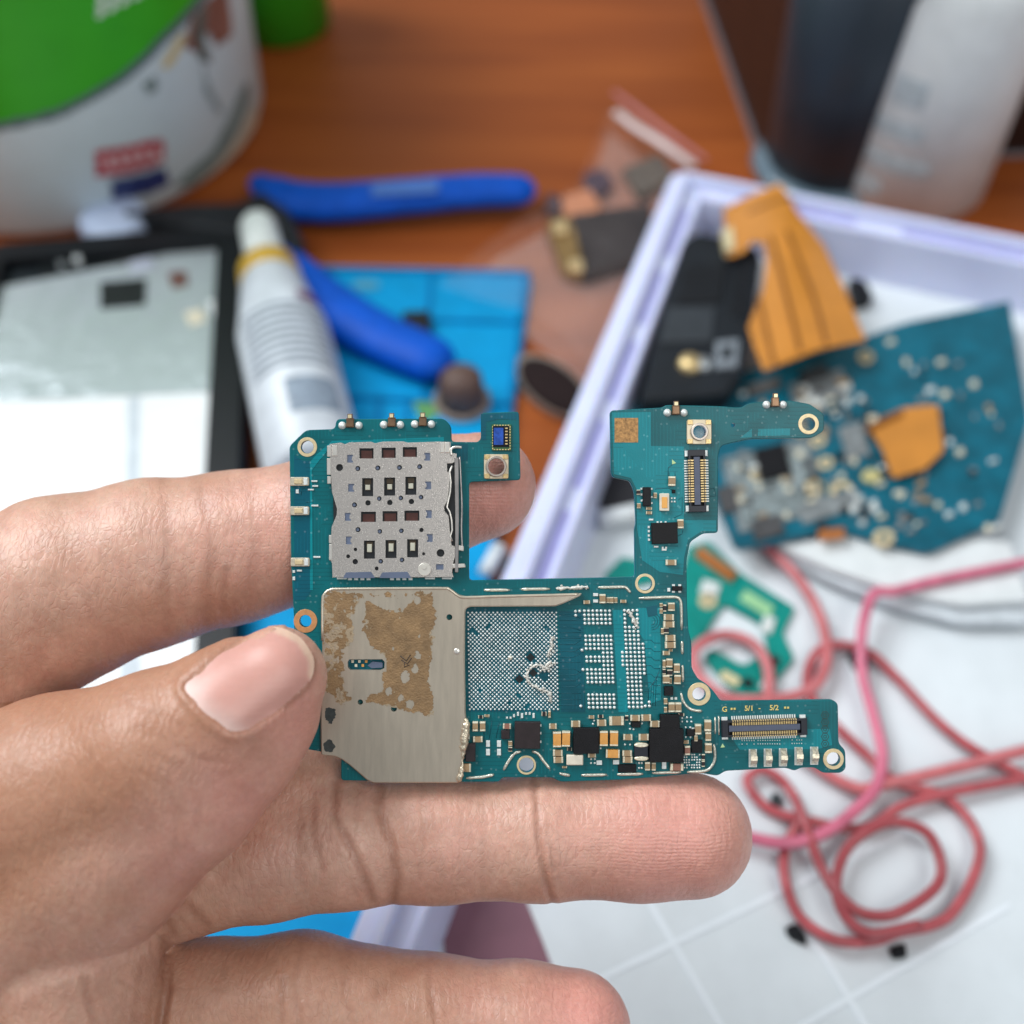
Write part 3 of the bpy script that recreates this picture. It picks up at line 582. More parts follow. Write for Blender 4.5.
# dried adhesive: jagged brown patches lying on the can
xs = np.arange(322, 466, .55); ys = np.arange(588, 722, .55); X, Y = np.meshgrid(xs, ys)
def sd(poly): # rough inside-ness: blurred mask
    m = inside(poly, X, Y).astype(float)
    for _ in range(60): m = (m + np.roll(m, 1, 0) + np.roll(m, -1, 0) + np.roll(m, 1, 1) + np.roll(m, -1, 1)) / 5
    return m
n1 = fbm(X / 9, Y / 9, 3); n2 = fbm(X / 3.2, Y / 3.2, 11); n3 = fbm(X / 22, Y / 22, 5)
core = sd([(367, 600), (380, 607), (402, 611), (410, 602), (420, 592), (433, 592), (436, 610), (433, 640), (429, 680), (436, 716), (424, 714), (395, 706), (362, 698), (383, 690), (384, 672), (386, 655), (372, 645), (364, 628)])
mask = (core + (n1 - .5) * 1.0 + (n2 - .5) * .95) > .5
hole = np.zeros(mask.shape, bool)
left = sd([(324, 590), (345, 590), (372, 592), (360, 604), (352, 618), (358, 640), (345, 650), (346, 690), (356, 700), (338, 705), (324, 690)])
mask |= (left * .8 + (n1 - .5) * 1.0 + (n2 - .5) * .8) > .68
mask |= (sd([(345, 590), (372, 591), (432, 589), (430, 596), (380, 600)]) * .7 + (n2 - .5) * 1.4) > .66
mask &= ~inside([(347, 657), (387, 657), (387, 670.5), (347, 670.5)], X, Y)
for (x, y, r) in ((406, 676, 4), (418, 655, 3.4), (416, 668, 3), (390, 690, 3), (402, 697, 2.6), (411, 704, 3.6), (418, 600, 3), (448, 640, 0), (394, 648, 1.4), (420, 635, 1.2)): hole |= ((X - x) ** 2 + ((Y - y) / 1.4) ** 2 < r * r * (n2 * 3.4 - .7))
mask &= ~hole
def residue(name, mask, z, m):
    idx = {}; vs = []; fs = []; b = MB(); jj, ii = np.nonzero(mask)
    def vid(i, j):
        if (i, j) not in idx:
            idx[(i, j)] = len(vs); x, y = pc(xs[0] + (i - .5) * .55, ys[0] + (j - .5) * .55); vs.append((x, y, z))
        return idx[(i, j)]
    for j, i in zip(jj.tolist(), ii.tolist()): fs.append([vid(i, j + 1), vid(i + 1, j + 1), vid(i + 1, j), vid(i, j)])
    b.add(vs, fs); return obj(name, b, m, kind='stuff', **Z)
slot_ = ~inside([(347, 657), (387, 657), (387, 670.5), (347, 670.5)], X, Y)
residue('adhesive_residue', mask, .0778, M('dried_adhesive', (142, 114, 80), .5, .1, .28, 6, .5, 45))
thin = ((core * .8 + left * .62 + (n3 - .5) * .5 + (n2 - .5) * .75) > .44) & slot_ & ~mask & ~hole
residue('thin_residue', thin, .0766, M('thin_adhesive', (178, 160, 134), .4, .4, .14, 6, .3, 45))
b = MB()
for pts in ([(401, 655), (407, 660), (411, 654)], [(402, 659), (408, 663), (412, 657)], [(405, 662), (405, 666), (410, 664)]): b.tube([L(x, y, .079) for x, y in pts], .6 * S, 5, flat=.4, upv=(0, 0, 1))
obj('scratch_mark', b, M('dark_scratch', (60, 46, 34), .6), **Z)
xs = np.arange(322, 350, .55); ys = np.arange(700, 758, .55); X, Y = np.meshgrid(xs, ys); n2 = fbm(X / 3.2, Y / 3.2, 17)
def sd2(poly):
    m = inside(poly, X, Y).astype(float)
    for _ in range(14): m = (m + np.roll(m, 1, 0) + np.roll(m, -1, 0) + np.roll(m, 1, 1) + np.roll(m, -1, 1)) / 5
    return m
for pts in ([(326, 706), (336, 707), (336, 716), (331, 724), (326, 718)], [(324, 742), (330, 737), (337, 744), (333, 752), (326, 750)]):
    residue('chipped_spot', (sd2(pts) + (n2 - .5) * .9) > .55, .0767, M('dark_chip', (58, 66, 66), .5, 0, .4, 20))
# ================================================================ THE HAND (one continuous surface)
def grid_sdf():
    h = .055
    ax = [np.arange(a, b, h, dtype=np.float32) for a, b in ((-7.3, 3.35), (-9.0, 1.1), (-2.9, 2.1))]
    X, Y, Z = np.meshgrid(*ax, indexing='ij'); return h, ax, X, Y, Z
hh, axs, GX, GY, GZ = grid_sdf()
def cone(a, b):
    (pa, ra), (pb, rb) = a, b
    ba = [pb[i] - pa[i] for i in range(3)]; l2 = sum(x * x for x in ba)
    dx, dy, dz = GX - pa[0], GY - pa[1], GZ - pa[2]
    t = np.clip((dx * ba[0] + dy * ba[1] + dz * ba[2]) / l2, 0, 1)
    return np.sqrt((dx - t * ba[0]) ** 2 + (dy - t * ba[1]) ** 2 + (dz - t * ba[2]) ** 2) - (ra + (rb - ra) * t)
def smin(a, b, k):
    h = np.clip(.5 + .5 * (b - a) / k, 0, 1); return b + (a - b) * h - k * h * (1 - h)
def J(px, py, z, r): return (tuple(Pv(px, py, z)), r * (D - z) / F)
def chain(js, k=.12):
    d = None
    for a, b in zip(js, js[1:]):
        c = cone(a, b); d = c if d is None else smin(d, c, k)
    return d
index = chain([J(482, 486, -.86, 54), J(425, 498, -.9, 61), J(330, 526, -.98, 69), J(230, 548, -1.02, 74), J(150, 563, -1.0, 82), J(60, 590, -.95, 92), J(-60, 660, -.8, 100)], .2)
middle = chain([J(690, 835, -.4, 61.5), J(640, 835, -.43, 61.5), J(540, 837, -.46, 60), J(440, 839, -.46, 60), J(345, 842, -.4, 62.5), J(270, 855, -.34, 61.5), J(190, 871, -.24, 60), J(60, 905, -.1, 82)], .18)
ring_f = chain([J(573, 1030, -.3, 58), J(520, 1029, -.3, 62), J(430, 1024, -.34, 64), J(301, 1003, -.3, 66), J(215, 1010, -.36, 66), J(60, 1020, -.2, 80)], .18)
pinky = chain([J(430, 1190, -.3, 48), J(330, 1180, -.3, 52), J(180, 1160, -.3, 56), J(20, 1140, -.2, 76)], .18)
thumb = smin(chain([J(276, 677, .76, 51), J(230, 712, .8, 66), J(160, 756, .8, 84), J(60, 800, .5, 104), J(-60, 860, .2, 126)], .2),
             chain([J(262, 712, .66, 58), J(232, 740, .66, 68), J(180, 786, .7, 80), J(90, 850, .5, 100), J(-40, 930, .1, 120)], .2), .12)
palm = chain([J(-60, 660, -.8, 100), J(-20, 900, -.3, 96), J(-10, 1020, -.3, 90), J(0, 1140, -.3, 80)], .3)
for j in (J(-60, 660, -.8, 100), J(-20, 900, -.2, 96), J(-10, 1020, -.2, 90), J(0, 1140, -.2, 84), J(-60, 860, .2, 126)): palm = smin(palm, cone(j, J(-420, 960, -.5, 150)), .35)
strip = chain([J(66, 955, .3, 92), J(78, 1060, .28, 84), J(66, 1180, .2, 80)], .2)
palm = smin(palm, strip, .25); palm = smin(palm, cone(J(318, 806, -.75, 66), J(60, 830, -.7, 110)), .2)
parts = [index, middle, ring_f, pinky, thumb]
fid = np.argmin(np.stack([palm + .15] + parts), 0)
d = smin(palm, index, .3); d = smin(d, middle, .12); d = smin(d, ring_f, .07); d = smin(d, pinky, .1); d = smin(d, thumb, .045)
d = np.maximum(d, -7.05 - GX)
def surface_nets(d, h, o):
    s = d < 0; nx, ny, nz = d.shape
    corners = [(i, j, k) for i in (0, 1) for j in (0, 1) for k in (0, 1)]
    sl = lambda c: (slice(c[0], nx - 1 + c[0]), slice(c[1], ny - 1 + c[1]), slice(c[2], nz - 1 + c[2]))
    cnt = sum(s[sl(c)].astype(np.int8) for c in corners); act = (cnt > 0) & (cnt < 8)
    ids = -np.ones(act.shape, int); idx = np.argwhere(act); ids[act] = np.arange(len(idx))
    acc = np.zeros((len(idx), 3)); n = np.zeros(len(idx))
    for a in corners:
        for b in corners:
            if a < b and sum(abs(p - q) for p, q in zip(a, b)) == 1:
                va = d[idx[:, 0] + a[0], idx[:, 1] + a[1], idx[:, 2] + a[2]]; vb = d[idx[:, 0] + b[0], idx[:, 1] + b[1], idx[:, 2] + b[2]]
                m = (va < 0) != (vb < 0); t = np.where(m, va / np.where(m, va - vb, 1), 0)
                acc += np.where(m[:, None], np.array(a) + t[:, None] * (np.array(b) - np.array(a)), 0); n += m
    v = (idx + acc / n[:, None]) * h + np.array(o); faces = []
    for ax in range(3):
        u, w = (ax + 1) % 3, (ax + 2) % 3
        lo = [slice(1, k - 1) for k in d.shape]; lo[ax] = slice(0, d.shape[ax] - 1)
        hi = list(lo); hi[ax] = slice(1, d.shape[ax])
        a, b = s[tuple(lo)], s[tuple(hi)]; e = np.argwhere(a != b)
        off = np.array([1, 1, 1]); off[ax] = 0; p = e + off; flip = a[tuple(e.T)]
        def cell(du, dw): q = p.copy(); q[:, u] -= du; q[:, w] -= dw; return ids[q[:, 0], q[:, 1], q[:, 2]]
        q = np.stack([cell(1, 1), cell(0, 1), cell(0, 0), cell(1, 0)], 1)
        faces.append(np.where(flip[:, None], q, q[:, ::-1]))
    return v, np.concatenate(faces)
hv, hf = surface_nets(d, hh, [a[0] for a in axs])
me = bpy.data.meshes.new('hand'); me.from_pydata(hv.tolist(), [], hf.tolist())
tmp = bpy.data.objects.new('tmp', me); COL.objects.link(tmp)
sm = tmp.modifiers.new('s', 'SMOOTH'); sm.iterations = 3; sm.factor = .5
ss = tmp.modifiers.new('u', 'SUBSURF'); ss.levels = ss.render_levels = 1
me2 = bpy.data.meshes.new_from_object(tmp.evaluated_get(bpy.context.evaluated_depsgraph_get())); bpy.data.objects.remove(tmp); me2.name = 'hand'
nV = len(me2.vertices); V = np.empty(nV * 3); me2.vertices.foreach_get('co', V); V = V.reshape(-1, 3)
Nn = np.empty(nV * 3); me2.vertices.foreach_get('normal', Nn); Nn = Nn.reshape(-1, 3)
def topx(V): dd = D - V[:, 2]; return 512 + V[:, 0] / dd * F, 512 - V[:, 1] / dd * F
PX, PY = topx(V)
ii = [np.clip(((V[:, k] - axs[k][0]) / hh).round().astype(int), 0, d.shape[k] - 1) for k in range(3)]
FI = fid[ii[0], ii[1], ii[2]]
front = Nn[:, 2] > -.35
def dpl(pts):
    best = np.full(nV, 1e9)
    for (x1, y1), (x2, y2) in zip(pts, pts[1:]):
        dx, dy = x2 - x1, y2 - y1; t = np.clip(((PX - x1) * dx + (PY - y1) * dy) / (dx * dx + dy * dy), 0, 1)
        best = np.minimum(best, np.hypot(PX - x1 - t * dx, PY - y1 - t * dy))
    return best
disp = np.zeros(nV); dark = np.zeros(nV); pink = np.zeros(nV)  # dark: crease shade, with some brown pigment, painted into the skin colour
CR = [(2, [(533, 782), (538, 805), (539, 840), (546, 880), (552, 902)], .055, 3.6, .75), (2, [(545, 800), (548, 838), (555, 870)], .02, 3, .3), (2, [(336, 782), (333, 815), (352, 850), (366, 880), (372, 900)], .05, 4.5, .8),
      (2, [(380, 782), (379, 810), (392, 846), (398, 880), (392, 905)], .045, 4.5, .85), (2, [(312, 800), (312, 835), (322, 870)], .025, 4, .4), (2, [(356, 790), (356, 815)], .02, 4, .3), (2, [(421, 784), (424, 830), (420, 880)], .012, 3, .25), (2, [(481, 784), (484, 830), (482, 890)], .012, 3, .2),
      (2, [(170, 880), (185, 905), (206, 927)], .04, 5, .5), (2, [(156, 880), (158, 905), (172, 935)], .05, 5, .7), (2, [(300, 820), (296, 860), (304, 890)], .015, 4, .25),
      (3, [(428, 955), (430, 985), (436, 1024)], .035, 3.5, .5), (3, [(380, 990), (402, 972), (432, 962)], .02, 7, .5), (3, [(301, 940), (296, 980), (300, 1030)], .02, 4, .35), (3, [(282, 980), (280, 1030)], .03, 3.5, .4), (3, [(350, 945), (345, 990), (352, 1030)], .01, 4, .25), (3, [(225, 945), (222, 990)], .012, 4, .2),  # the diagonal ring finger entry paints a brown shadow
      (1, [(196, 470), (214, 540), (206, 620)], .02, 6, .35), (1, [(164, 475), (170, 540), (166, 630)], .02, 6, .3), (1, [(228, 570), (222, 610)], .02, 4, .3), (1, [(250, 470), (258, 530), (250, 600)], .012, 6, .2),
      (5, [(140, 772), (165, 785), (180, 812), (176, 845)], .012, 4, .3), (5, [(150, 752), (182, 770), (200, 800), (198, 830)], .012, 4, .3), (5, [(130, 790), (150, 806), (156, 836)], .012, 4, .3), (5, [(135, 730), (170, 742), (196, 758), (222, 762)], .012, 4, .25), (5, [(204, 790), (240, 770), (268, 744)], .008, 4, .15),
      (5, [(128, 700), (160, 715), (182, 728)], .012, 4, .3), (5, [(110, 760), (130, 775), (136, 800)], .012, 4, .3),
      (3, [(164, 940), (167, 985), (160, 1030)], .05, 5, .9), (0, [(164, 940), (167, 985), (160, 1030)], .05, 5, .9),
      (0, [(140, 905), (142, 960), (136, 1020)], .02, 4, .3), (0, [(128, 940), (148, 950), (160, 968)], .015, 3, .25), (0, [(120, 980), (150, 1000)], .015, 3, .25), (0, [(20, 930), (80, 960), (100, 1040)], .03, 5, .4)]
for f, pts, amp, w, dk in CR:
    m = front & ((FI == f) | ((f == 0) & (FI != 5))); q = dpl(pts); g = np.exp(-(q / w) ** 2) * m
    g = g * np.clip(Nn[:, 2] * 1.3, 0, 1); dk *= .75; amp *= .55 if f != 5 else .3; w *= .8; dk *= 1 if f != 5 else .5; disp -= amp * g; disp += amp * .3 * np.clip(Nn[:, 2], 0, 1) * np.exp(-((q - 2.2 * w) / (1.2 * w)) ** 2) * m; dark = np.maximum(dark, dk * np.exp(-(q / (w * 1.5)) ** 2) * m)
for f, x, y, r, a in ((2, 680, 838, 95, .9), (2, 600, 845, 60, .4), (2, 450, 845, 60, .25), (3, 590, 1020, 70, 1), (3, 480, 1000, 40, .3), (1, 485, 500, 70, 1), (1, 300, 530, 90, .35), (5, 300, 720, 50, .7), (5, 235, 800, 60, .6), (5, 180, 850, 60, .4), (2, 270, 850, 40, .2)):
    pink = np.maximum(pink, a * np.exp(-((PX - x) ** 2 + (PY - y) ** 2) / r ** 2) * (FI == f))
# the nail bed and the folds of skin round it
NAIL = fillet([(181, 687), (216, 655), (254, 628), (280, 626), (302, 637), (315, 658), (314, 674), (306, 689), (278, 711), (247, 731), (231, 733), (204, 714)], 9)
th = (FI == 5) & front; q = dpl(NAIL + NAIL[:1]); ins = inside(NAIL, PX, PY)
disp += np.where(th & ~ins, .026 * np.exp(-((q - 5) / 5) ** 2), 0) * (PX < 285); disp -= np.where(th & ins, .02 * np.minimum(1, q / 5), 0)
dark = np.maximum(dark, th * (.35 + .45 * ((PX + PY) > 965)) * np.exp(-(q / 3.2) ** 2))  # shade of the nail fold painted into the skin colour
disp += .012 * (fbm(PX / 26, PY / 26, 40) - .5) + .006 * (fbm(PX / 7, PY / 7, 42) - .5)
V2 = V + Nn * disp[:, None]; me2.vertices.foreach_set('co', V2.ravel())
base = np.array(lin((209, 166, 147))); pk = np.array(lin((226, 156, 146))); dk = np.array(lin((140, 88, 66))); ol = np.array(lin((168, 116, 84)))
mott = fbm(PX / 18, PY / 18, 21)[:, None]; mott2 = fbm(PX / 60, PY / 60, 25)[:, None]
mott3 = fbm(PX / 9, PY / 9, 77)[:, None]; colr = base * (.84 + .32 * mott); colr = colr * (1 + (mott3 - .5) * np.array([.06, .26, .26])); colr = colr * (1 - .45 * np.clip(mott2 * 2 - .9, 0, 1)) + ol * .45 * np.clip(mott2 * 2 - .9, 0, 1)
sdl = ((PX - 128) * (-92) - (PY - 842) * 112) / 145; dors_shade = (FI == 5) * np.clip((sdl + 18 + 30 * (mott[:, 0] - .5)) / 60, 0, 1) * np.clip((262 - PX) / 40, 0, 1) * 1.25; dors_shade = np.maximum(dors_shade, (FI == 3) * .75 * np.clip((560 - PX) / 170, 0, 1)); dors_shade = np.maximum(dors_shade, (FI == 0) * .35); dors_shade = np.maximum(dors_shade, (FI == 2) * .4 * np.clip((330 - PX) / 120, 0, 1)); dors_shade = dors_shade[:, None]  # thumb back brown; ring finger's shade painted in; palm and middle base browner
colr = colr * (1 - .55 * dors_shade) + ol * .55 * dors_shade
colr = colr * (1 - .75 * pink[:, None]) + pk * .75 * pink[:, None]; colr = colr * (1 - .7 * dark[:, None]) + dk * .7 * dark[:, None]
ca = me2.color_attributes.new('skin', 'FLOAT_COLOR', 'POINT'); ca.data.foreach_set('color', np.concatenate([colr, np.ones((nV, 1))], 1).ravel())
pa = me2.attributes.new('pad', 'FLOAT', 'POINT'); pa.data.foreach_set('value', pink * front)
me2.polygons.foreach_set('use_smooth', [True] * len(me2.polygons))
def skin_mat(name, rough, nail=False):
    m = bpy.data.materials.new(name); m.use_nodes = True; nt = m.node_tree; N = nt.nodes; K = nt.links; b = N['Principled BSDF']
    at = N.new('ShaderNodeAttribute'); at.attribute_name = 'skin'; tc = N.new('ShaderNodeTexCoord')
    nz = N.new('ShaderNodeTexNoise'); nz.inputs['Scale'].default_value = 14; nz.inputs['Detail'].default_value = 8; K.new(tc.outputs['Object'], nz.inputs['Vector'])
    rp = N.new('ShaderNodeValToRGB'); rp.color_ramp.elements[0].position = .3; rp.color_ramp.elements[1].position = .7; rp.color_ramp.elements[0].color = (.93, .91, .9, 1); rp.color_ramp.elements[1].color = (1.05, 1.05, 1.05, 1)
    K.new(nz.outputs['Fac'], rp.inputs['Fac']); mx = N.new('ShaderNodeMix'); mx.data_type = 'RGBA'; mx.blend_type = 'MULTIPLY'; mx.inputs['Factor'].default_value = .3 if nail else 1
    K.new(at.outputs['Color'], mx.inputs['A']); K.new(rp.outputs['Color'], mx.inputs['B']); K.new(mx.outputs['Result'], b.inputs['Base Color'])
    b.inputs['Roughness'].default_value = rough; b.inputs['Subsurface Weight'].default_value = .12 if nail else .22; b.inputs['Subsurface Radius'].default_value = (1, .36, .2); b.inputs['Subsurface Scale'].default_value = .09
    b.inputs['Specular IOR Level'].default_value = .5
    if nail:
        b.inputs['Coat Weight'].default_value = .08; b.inputs['Coat Roughness'].default_value = .25
        mp = N.new('ShaderNodeMapping'); mp.inputs['Rotation'].default_value = (0, 0, -.61); mp.inputs['Scale'].default_value = (1, 16, 1); K.new(tc.outputs['Object'], mp.inputs['Vector'])
        nr_ = N.new('ShaderNodeTexNoise'); nr_.inputs['Scale'].default_value = 1.2; K.new(mp.outputs['Vector'], nr_.inputs['Vector']); bn = N.new('ShaderNodeBump'); bn.inputs['Strength'].default_value = .12; bn.inputs['Distance'].default_value = .02; K.new(nr_.outputs['Fac'], bn.inputs['Height']); K.new(bn.outputs['Normal'], b.inputs['Normal'])
    else:
        v1 = N.new('ShaderNodeTexVoronoi'); v1.feature = 'DISTANCE_TO_EDGE'; v1.inputs['Scale'].default_value = 13
        mp = N.new('ShaderNodeMapping'); mp.inputs['Scale'].default_value = (1.5, .8, 1); K.new(tc.outputs['Object'], mp.inputs['Vector'])
        wp = N.new('ShaderNodeTexNoise'); wp.inputs['Scale'].default_value = 3; K.new(mp.outputs['Vector'], wp.inputs['Vector'])
        ad = N.new('ShaderNodeMix'); ad.data_type = 'VECTOR'; ad.inputs['Factor'].default_value = .25; K.new(mp.outputs['Vector'], ad.inputs['A']); K.new(wp.outputs['Color'], ad.inputs['B']); K.new(ad.outputs['Result'], v1.inputs['Vector'])
        mr = N.new('ShaderNodeMapRange'); mr.inputs['From Max'].default_value = .12; K.new(v1.outputs['Distance'], mr.inputs['Value'])
        b1 = N.new('ShaderNodeBump'); b1.inputs['Strength'].default_value = .26; b1.inputs['Distance'].default_value = .012; K.new(mr.outputs['Result'], b1.inputs['Height'])
        wv = N.new('ShaderNodeTexWave'); wv.bands_direction = 'Y'; wv.inputs['Scale'].default_value = 7.5; wv.inputs['Distortion'].default_value = 5; wv.inputs['Detail'].default_value = 1; wv.inputs['Detail Scale'].default_value = .35; K.new(tc.outputs['Object'], wv.inputs['Vector'])
        ap = N.new('ShaderNodeAttribute'); ap.attribute_name = 'pad'; ml = N.new('ShaderNodeMath'); ml.operation = 'MULTIPLY'; ml.inputs[1].default_value = .3; K.new(ap.outputs['Fac'], ml.inputs[0])
        wx = N.new('ShaderNodeTexWave'); wx.bands_direction = 'X'; wx.inputs['Scale'].default_value = 3.2; wx.inputs['Distortion'].default_value = 9; wx.inputs['Detail'].default_value = 4; wx.inputs['Detail Scale'].default_value = 1.3; K.new(tc.outputs['Object'], wx.inputs['Vector'])
        b0 = N.new('ShaderNodeBump'); b0.inputs['Strength'].default_value = .15; b0.inputs['Distance'].default_value = .02; K.new(wx.outputs['Fac'], b0.inputs['Height']); K.new(b0.outputs['Normal'], b1.inputs['Normal'])
        b2 = N.new('ShaderNodeBump'); b2.inputs['Distance'].default_value = .008; K.new(wv.outputs['Fac'], b2.inputs['Height']); K.new(ml.outputs['Value'], b2.inputs['Strength']); K.new(b1.outputs['Normal'], b2.inputs['Normal'])
        n3 = N.new('ShaderNodeTexNoise'); n3.inputs['Scale'].default_value = 45; n3.inputs['Detail'].default_value = 3; K.new(tc.outputs['Object'], n3.inputs['Vector'])
        b3 = N.new('ShaderNodeBump'); b3.inputs['Strength'].default_value = .2; b3.inputs['Distance'].default_value = .01; K.new(n3.outputs['Fac'], b3.inputs['Height']); K.new(b2.outputs['Normal'], b3.inputs['Normal']); K.new(b3.outputs['Normal'], b.inputs['Normal'])
    return m
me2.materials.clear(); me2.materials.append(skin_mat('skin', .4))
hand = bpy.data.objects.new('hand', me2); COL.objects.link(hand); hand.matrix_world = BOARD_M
props(hand, 'bare left hand holding up the circuit board between thumb, index and middle fingers', 'hand')
# nails: thin plates lying on the finger, each its own part
bvh = BVHTree.FromPolygons(V2.tolist(), [tuple(p.vertices) for p in me2.polygons])
def nail(poly, base_edge, free_edge):
    from mathutils.geometry import delaunay_2d_cdt
    st = 2.6; pts = [Vector(p) for p in poly]; nb = len(pts)
    xs = [p[0] for p in poly]; ys = [p[1] for p in poly]
    gx, gy = np.meshgrid(np.arange(min(xs), max(xs), st), np.arange(min(ys), max(ys), st)); g = np.stack([gx.ravel(), gy.ravel()], 1)
    def dist(P, L_):
        best = np.full(len(P), 1e9)
        for (x1, y1), (x2, y2) in zip(L_, L_[1:]):
            dx, dy = x2 - x1, y2 - y1; t = np.clip(((P[:, 0] - x1) * dx + (P[:, 1] - y1) * dy) / (dx * dx + dy * dy), 0, 1); best = np.minimum(best, np.hypot(P[:, 0] - x1 - t * dx, P[:, 1] - y1 - t * dy))
        return best
    g = g[inside(poly, g[:, 0], g[:, 1])]; g = g[dist(g, poly + poly[:1]) > 1.4]; pts += [Vector(p) for p in g]
    r = delaunay_2d_cdt(pts, [(i, (i + 1) % nb) for i in range(nb)], [list(range(nb))], 1, 1e-4)
    P = np.array([tuple(v) for v in r[0]]); e = dist(P, poly + poly[:1]); eb = dist(P, base_edge); ef = dist(P, free_edge); vs = []
    for (x, y), q, f_ in zip(P, e, ef):
        dv = Vector(((x - 512) / F, (512 - y) / F, -1)); hit, n, _, _ = bvh.ray_cast(Vector((0, 0, D)), dv)
        if hit is None: hit, n, _, _ = bvh.find_nearest(Vector((0, 0, D)) + dv * (D - .8))
        lift = .034 * min(1, q / 9) + (-.006 if f_ > 8 else .016)
        vs.append(hit + Vector((0, 0, 1)) * lift)
    # iron out the plate
    nbr = [[] for _ in vs]
    for t in r[2]:
        for i in range(len(t)): nbr[t[i]].append(t[i - 1]); nbr[t[i - 1]].append(t[i])
    for _ in range(12): vs = [v if (e[i] < 1) else v.lerp(sum((vs[j] for j in nbr[i]), Vector()) / len(nbr[i]), .5) for i, v in enumerate(vs)]
    m = bpy.data.meshes.new('thumbnail'); m.from_pydata(vs, [], [list(t) if (P[t[1]][0] - P[t[0]][0]) * (P[t[2]][1] - P[t[0]][1]) - (P[t[1]][1] - P[t[0]][1]) * (P[t[2]][0] - P[t[0]][0]) < 0 else list(t)[::-1] for t in r[2]])
    c1, c2, c3 = (np.array(lin(c)) for c in ((212, 158, 146), (232, 208, 200), (230, 206, 178)))
    lu = np.exp(-(eb / 15) ** 2)[:, None] * .6; fr = np.clip(1 - (ef - 3.5) / 4, 0, 1)[:, None] * .6
    c = c1 * (1 - lu) + c2 * lu; c = c * (1 - fr) + c3 * fr
    a = m.color_attributes.new('skin', 'FLOAT_COLOR', 'POINT'); a.data.foreach_set('color', np.concatenate([c, np.ones((len(c), 1))], 1).ravel())
    m.polygons.foreach_set('use_smooth', [True] * len(m.polygons)); m.materials.append(skin_mat('nail_plate', .42, True)); return inst('thumbnail', m, hand, (0, 0, 0))
nail(NAIL, [(181, 687), (204, 714), (231, 733)], [(279, 627), (302, 637), (315, 658), (314, 674)])
# ================================================================ THE BENCH BEHIND
def gp(pts, h=0.0): return [tuple(G(x, y, h)[:2]) for x, y in pts]
def gz(x, y, h): return G(x, y, h)
def slab(name, pts, z0, z1, mat, parent=None, r=.15, ch=.03, holes=(), **k):
    return obj(name, MB().prism(fillet(gp(pts, z1), r) if r else gp(pts, z1), z0, z1, [gp(h, z1) for h in holes], ch=ch), mat, parent, **k)
def wood():
    m = bpy.data.materials.new('varnished_wood'); m.use_nodes = True; nt = m.node_tree; N = nt.nodes; K = nt.links; b = N['Principled BSDF']; b.inputs['Roughness'].default_value = .5; b.inputs['Specular IOR Level'].default_value = .2
    tc = N.new('ShaderNodeTexCoord'); mp = N.new('ShaderNodeMapping'); mp.inputs['Scale'].default_value = (.06, .7, 1); mp.inputs['Rotation'].default_value = (0, 0, .03); K.new(tc.outputs['Object'], mp.inputs['Vector'])
    nz = N.new('ShaderNodeTexNoise'); nz.inputs['Scale'].default_value = 1.2; nz.inputs['Detail'].default_value = 8; nz.inputs['Distortion'].default_value = .6; K.new(mp.outputs['Vector'], nz.inputs['Vector'])
    rp = N.new('ShaderNodeValToRGB'); e = rp.color_ramp.elements; e[0].position = .3; e[1].position = .72; e[0].color = lin((134, 66, 28)) + (1,); e[1].color = lin((170, 92, 40)) + (1,)
    k = e.new(.5); k.color = lin((154, 79, 33)) + (1,)
    K.new(nz.outputs['Fac'], rp.inputs['Fac']); K.new(rp.outputs['Color'], b.inputs['Base Color'])
    bp = N.new('ShaderNodeBump'); bp.inputs['Strength'].default_value = .1; K.new(nz.outputs['Fac'], bp.inputs['Height']); K.new(bp.outputs['Normal'], b.inputs['Normal']); return m
obj('desk', MB().box(-60, -25, -2.5, 60, 60, 0, ch=.1), wood(), kind='structure', label='reddish brown varnished wooden desk top under everything', category='desk')
blk = M('black_plastic', (18, 21, 26), .45, 0, .25, 3, spec=.3); gry = M('grey_plastic', (120, 128, 136), .45, 0, .15, 3); wht = M('white_plastic', (222, 228, 230), .35, 0, .06, 2)
silver = M('brushed_silver', (200, 208, 212), .3, .75, .14, 1.6, .15, 20); bright = M('white_label', (236, 240, 242), .35, 0, .04, 2)
# ---- silicone mat
mat = root('silicone_mat', G(400, 420), 'bright blue silicone repair mat lying under the pliers and bottle', 'work mat')
blue = M('blue_silicone', (0, 150, 208), .6, 0, .1, 1.5, .2, 20, spec=.15); blue_d = M('deep_blue_silicone', (0, 118, 178), .6, 0, .12, 2, spec=.15)
M0, M1, M2, M3 = G(287, 263, .3), G(533, 268, .3), G(486, 600, .3), G(196, 960, .3)
mx = (M1 - M0).normalized(); my = (M2 - M1).normalized()
quad = [tuple(M0[:2]), tuple(M1[:2]), tuple((M1 + my * 22)[:2]), tuple(G(196, 1000, .3)[:2])]
obj('mat_sheet', MB().prism(fillet(quad, .5), 0.002, .26, ch=.04), blue, mat)
b = MB()
def ridge(a, c, w=.1, z0=.26, z1=.34, h=.3):
    p, q = G(*a, h), G(*c, h); n = Vector((-(q - p).y, (q - p).x, 0)).normalized() * w / 2
    return [tuple((p + n)[:2]), tuple((q + n)[:2]), tuple((q - n)[:2]), tuple((p - n)[:2])], z0, z1
for a, c in (((290, 268), (530, 273)), ((527, 270), (490, 560)), ((432, 271), (428, 322)), ((428, 320), (522, 322)), ((330, 270), (335, 300)), ((300, 395), (512, 404)), ((430, 322), (424, 400)), ((352, 395), (345, 500)), ((380, 396), (374, 500)), ((408, 397), (402, 500))): b.prism(*ridge(a, c))
obj('divider', b, blue_d, mat)
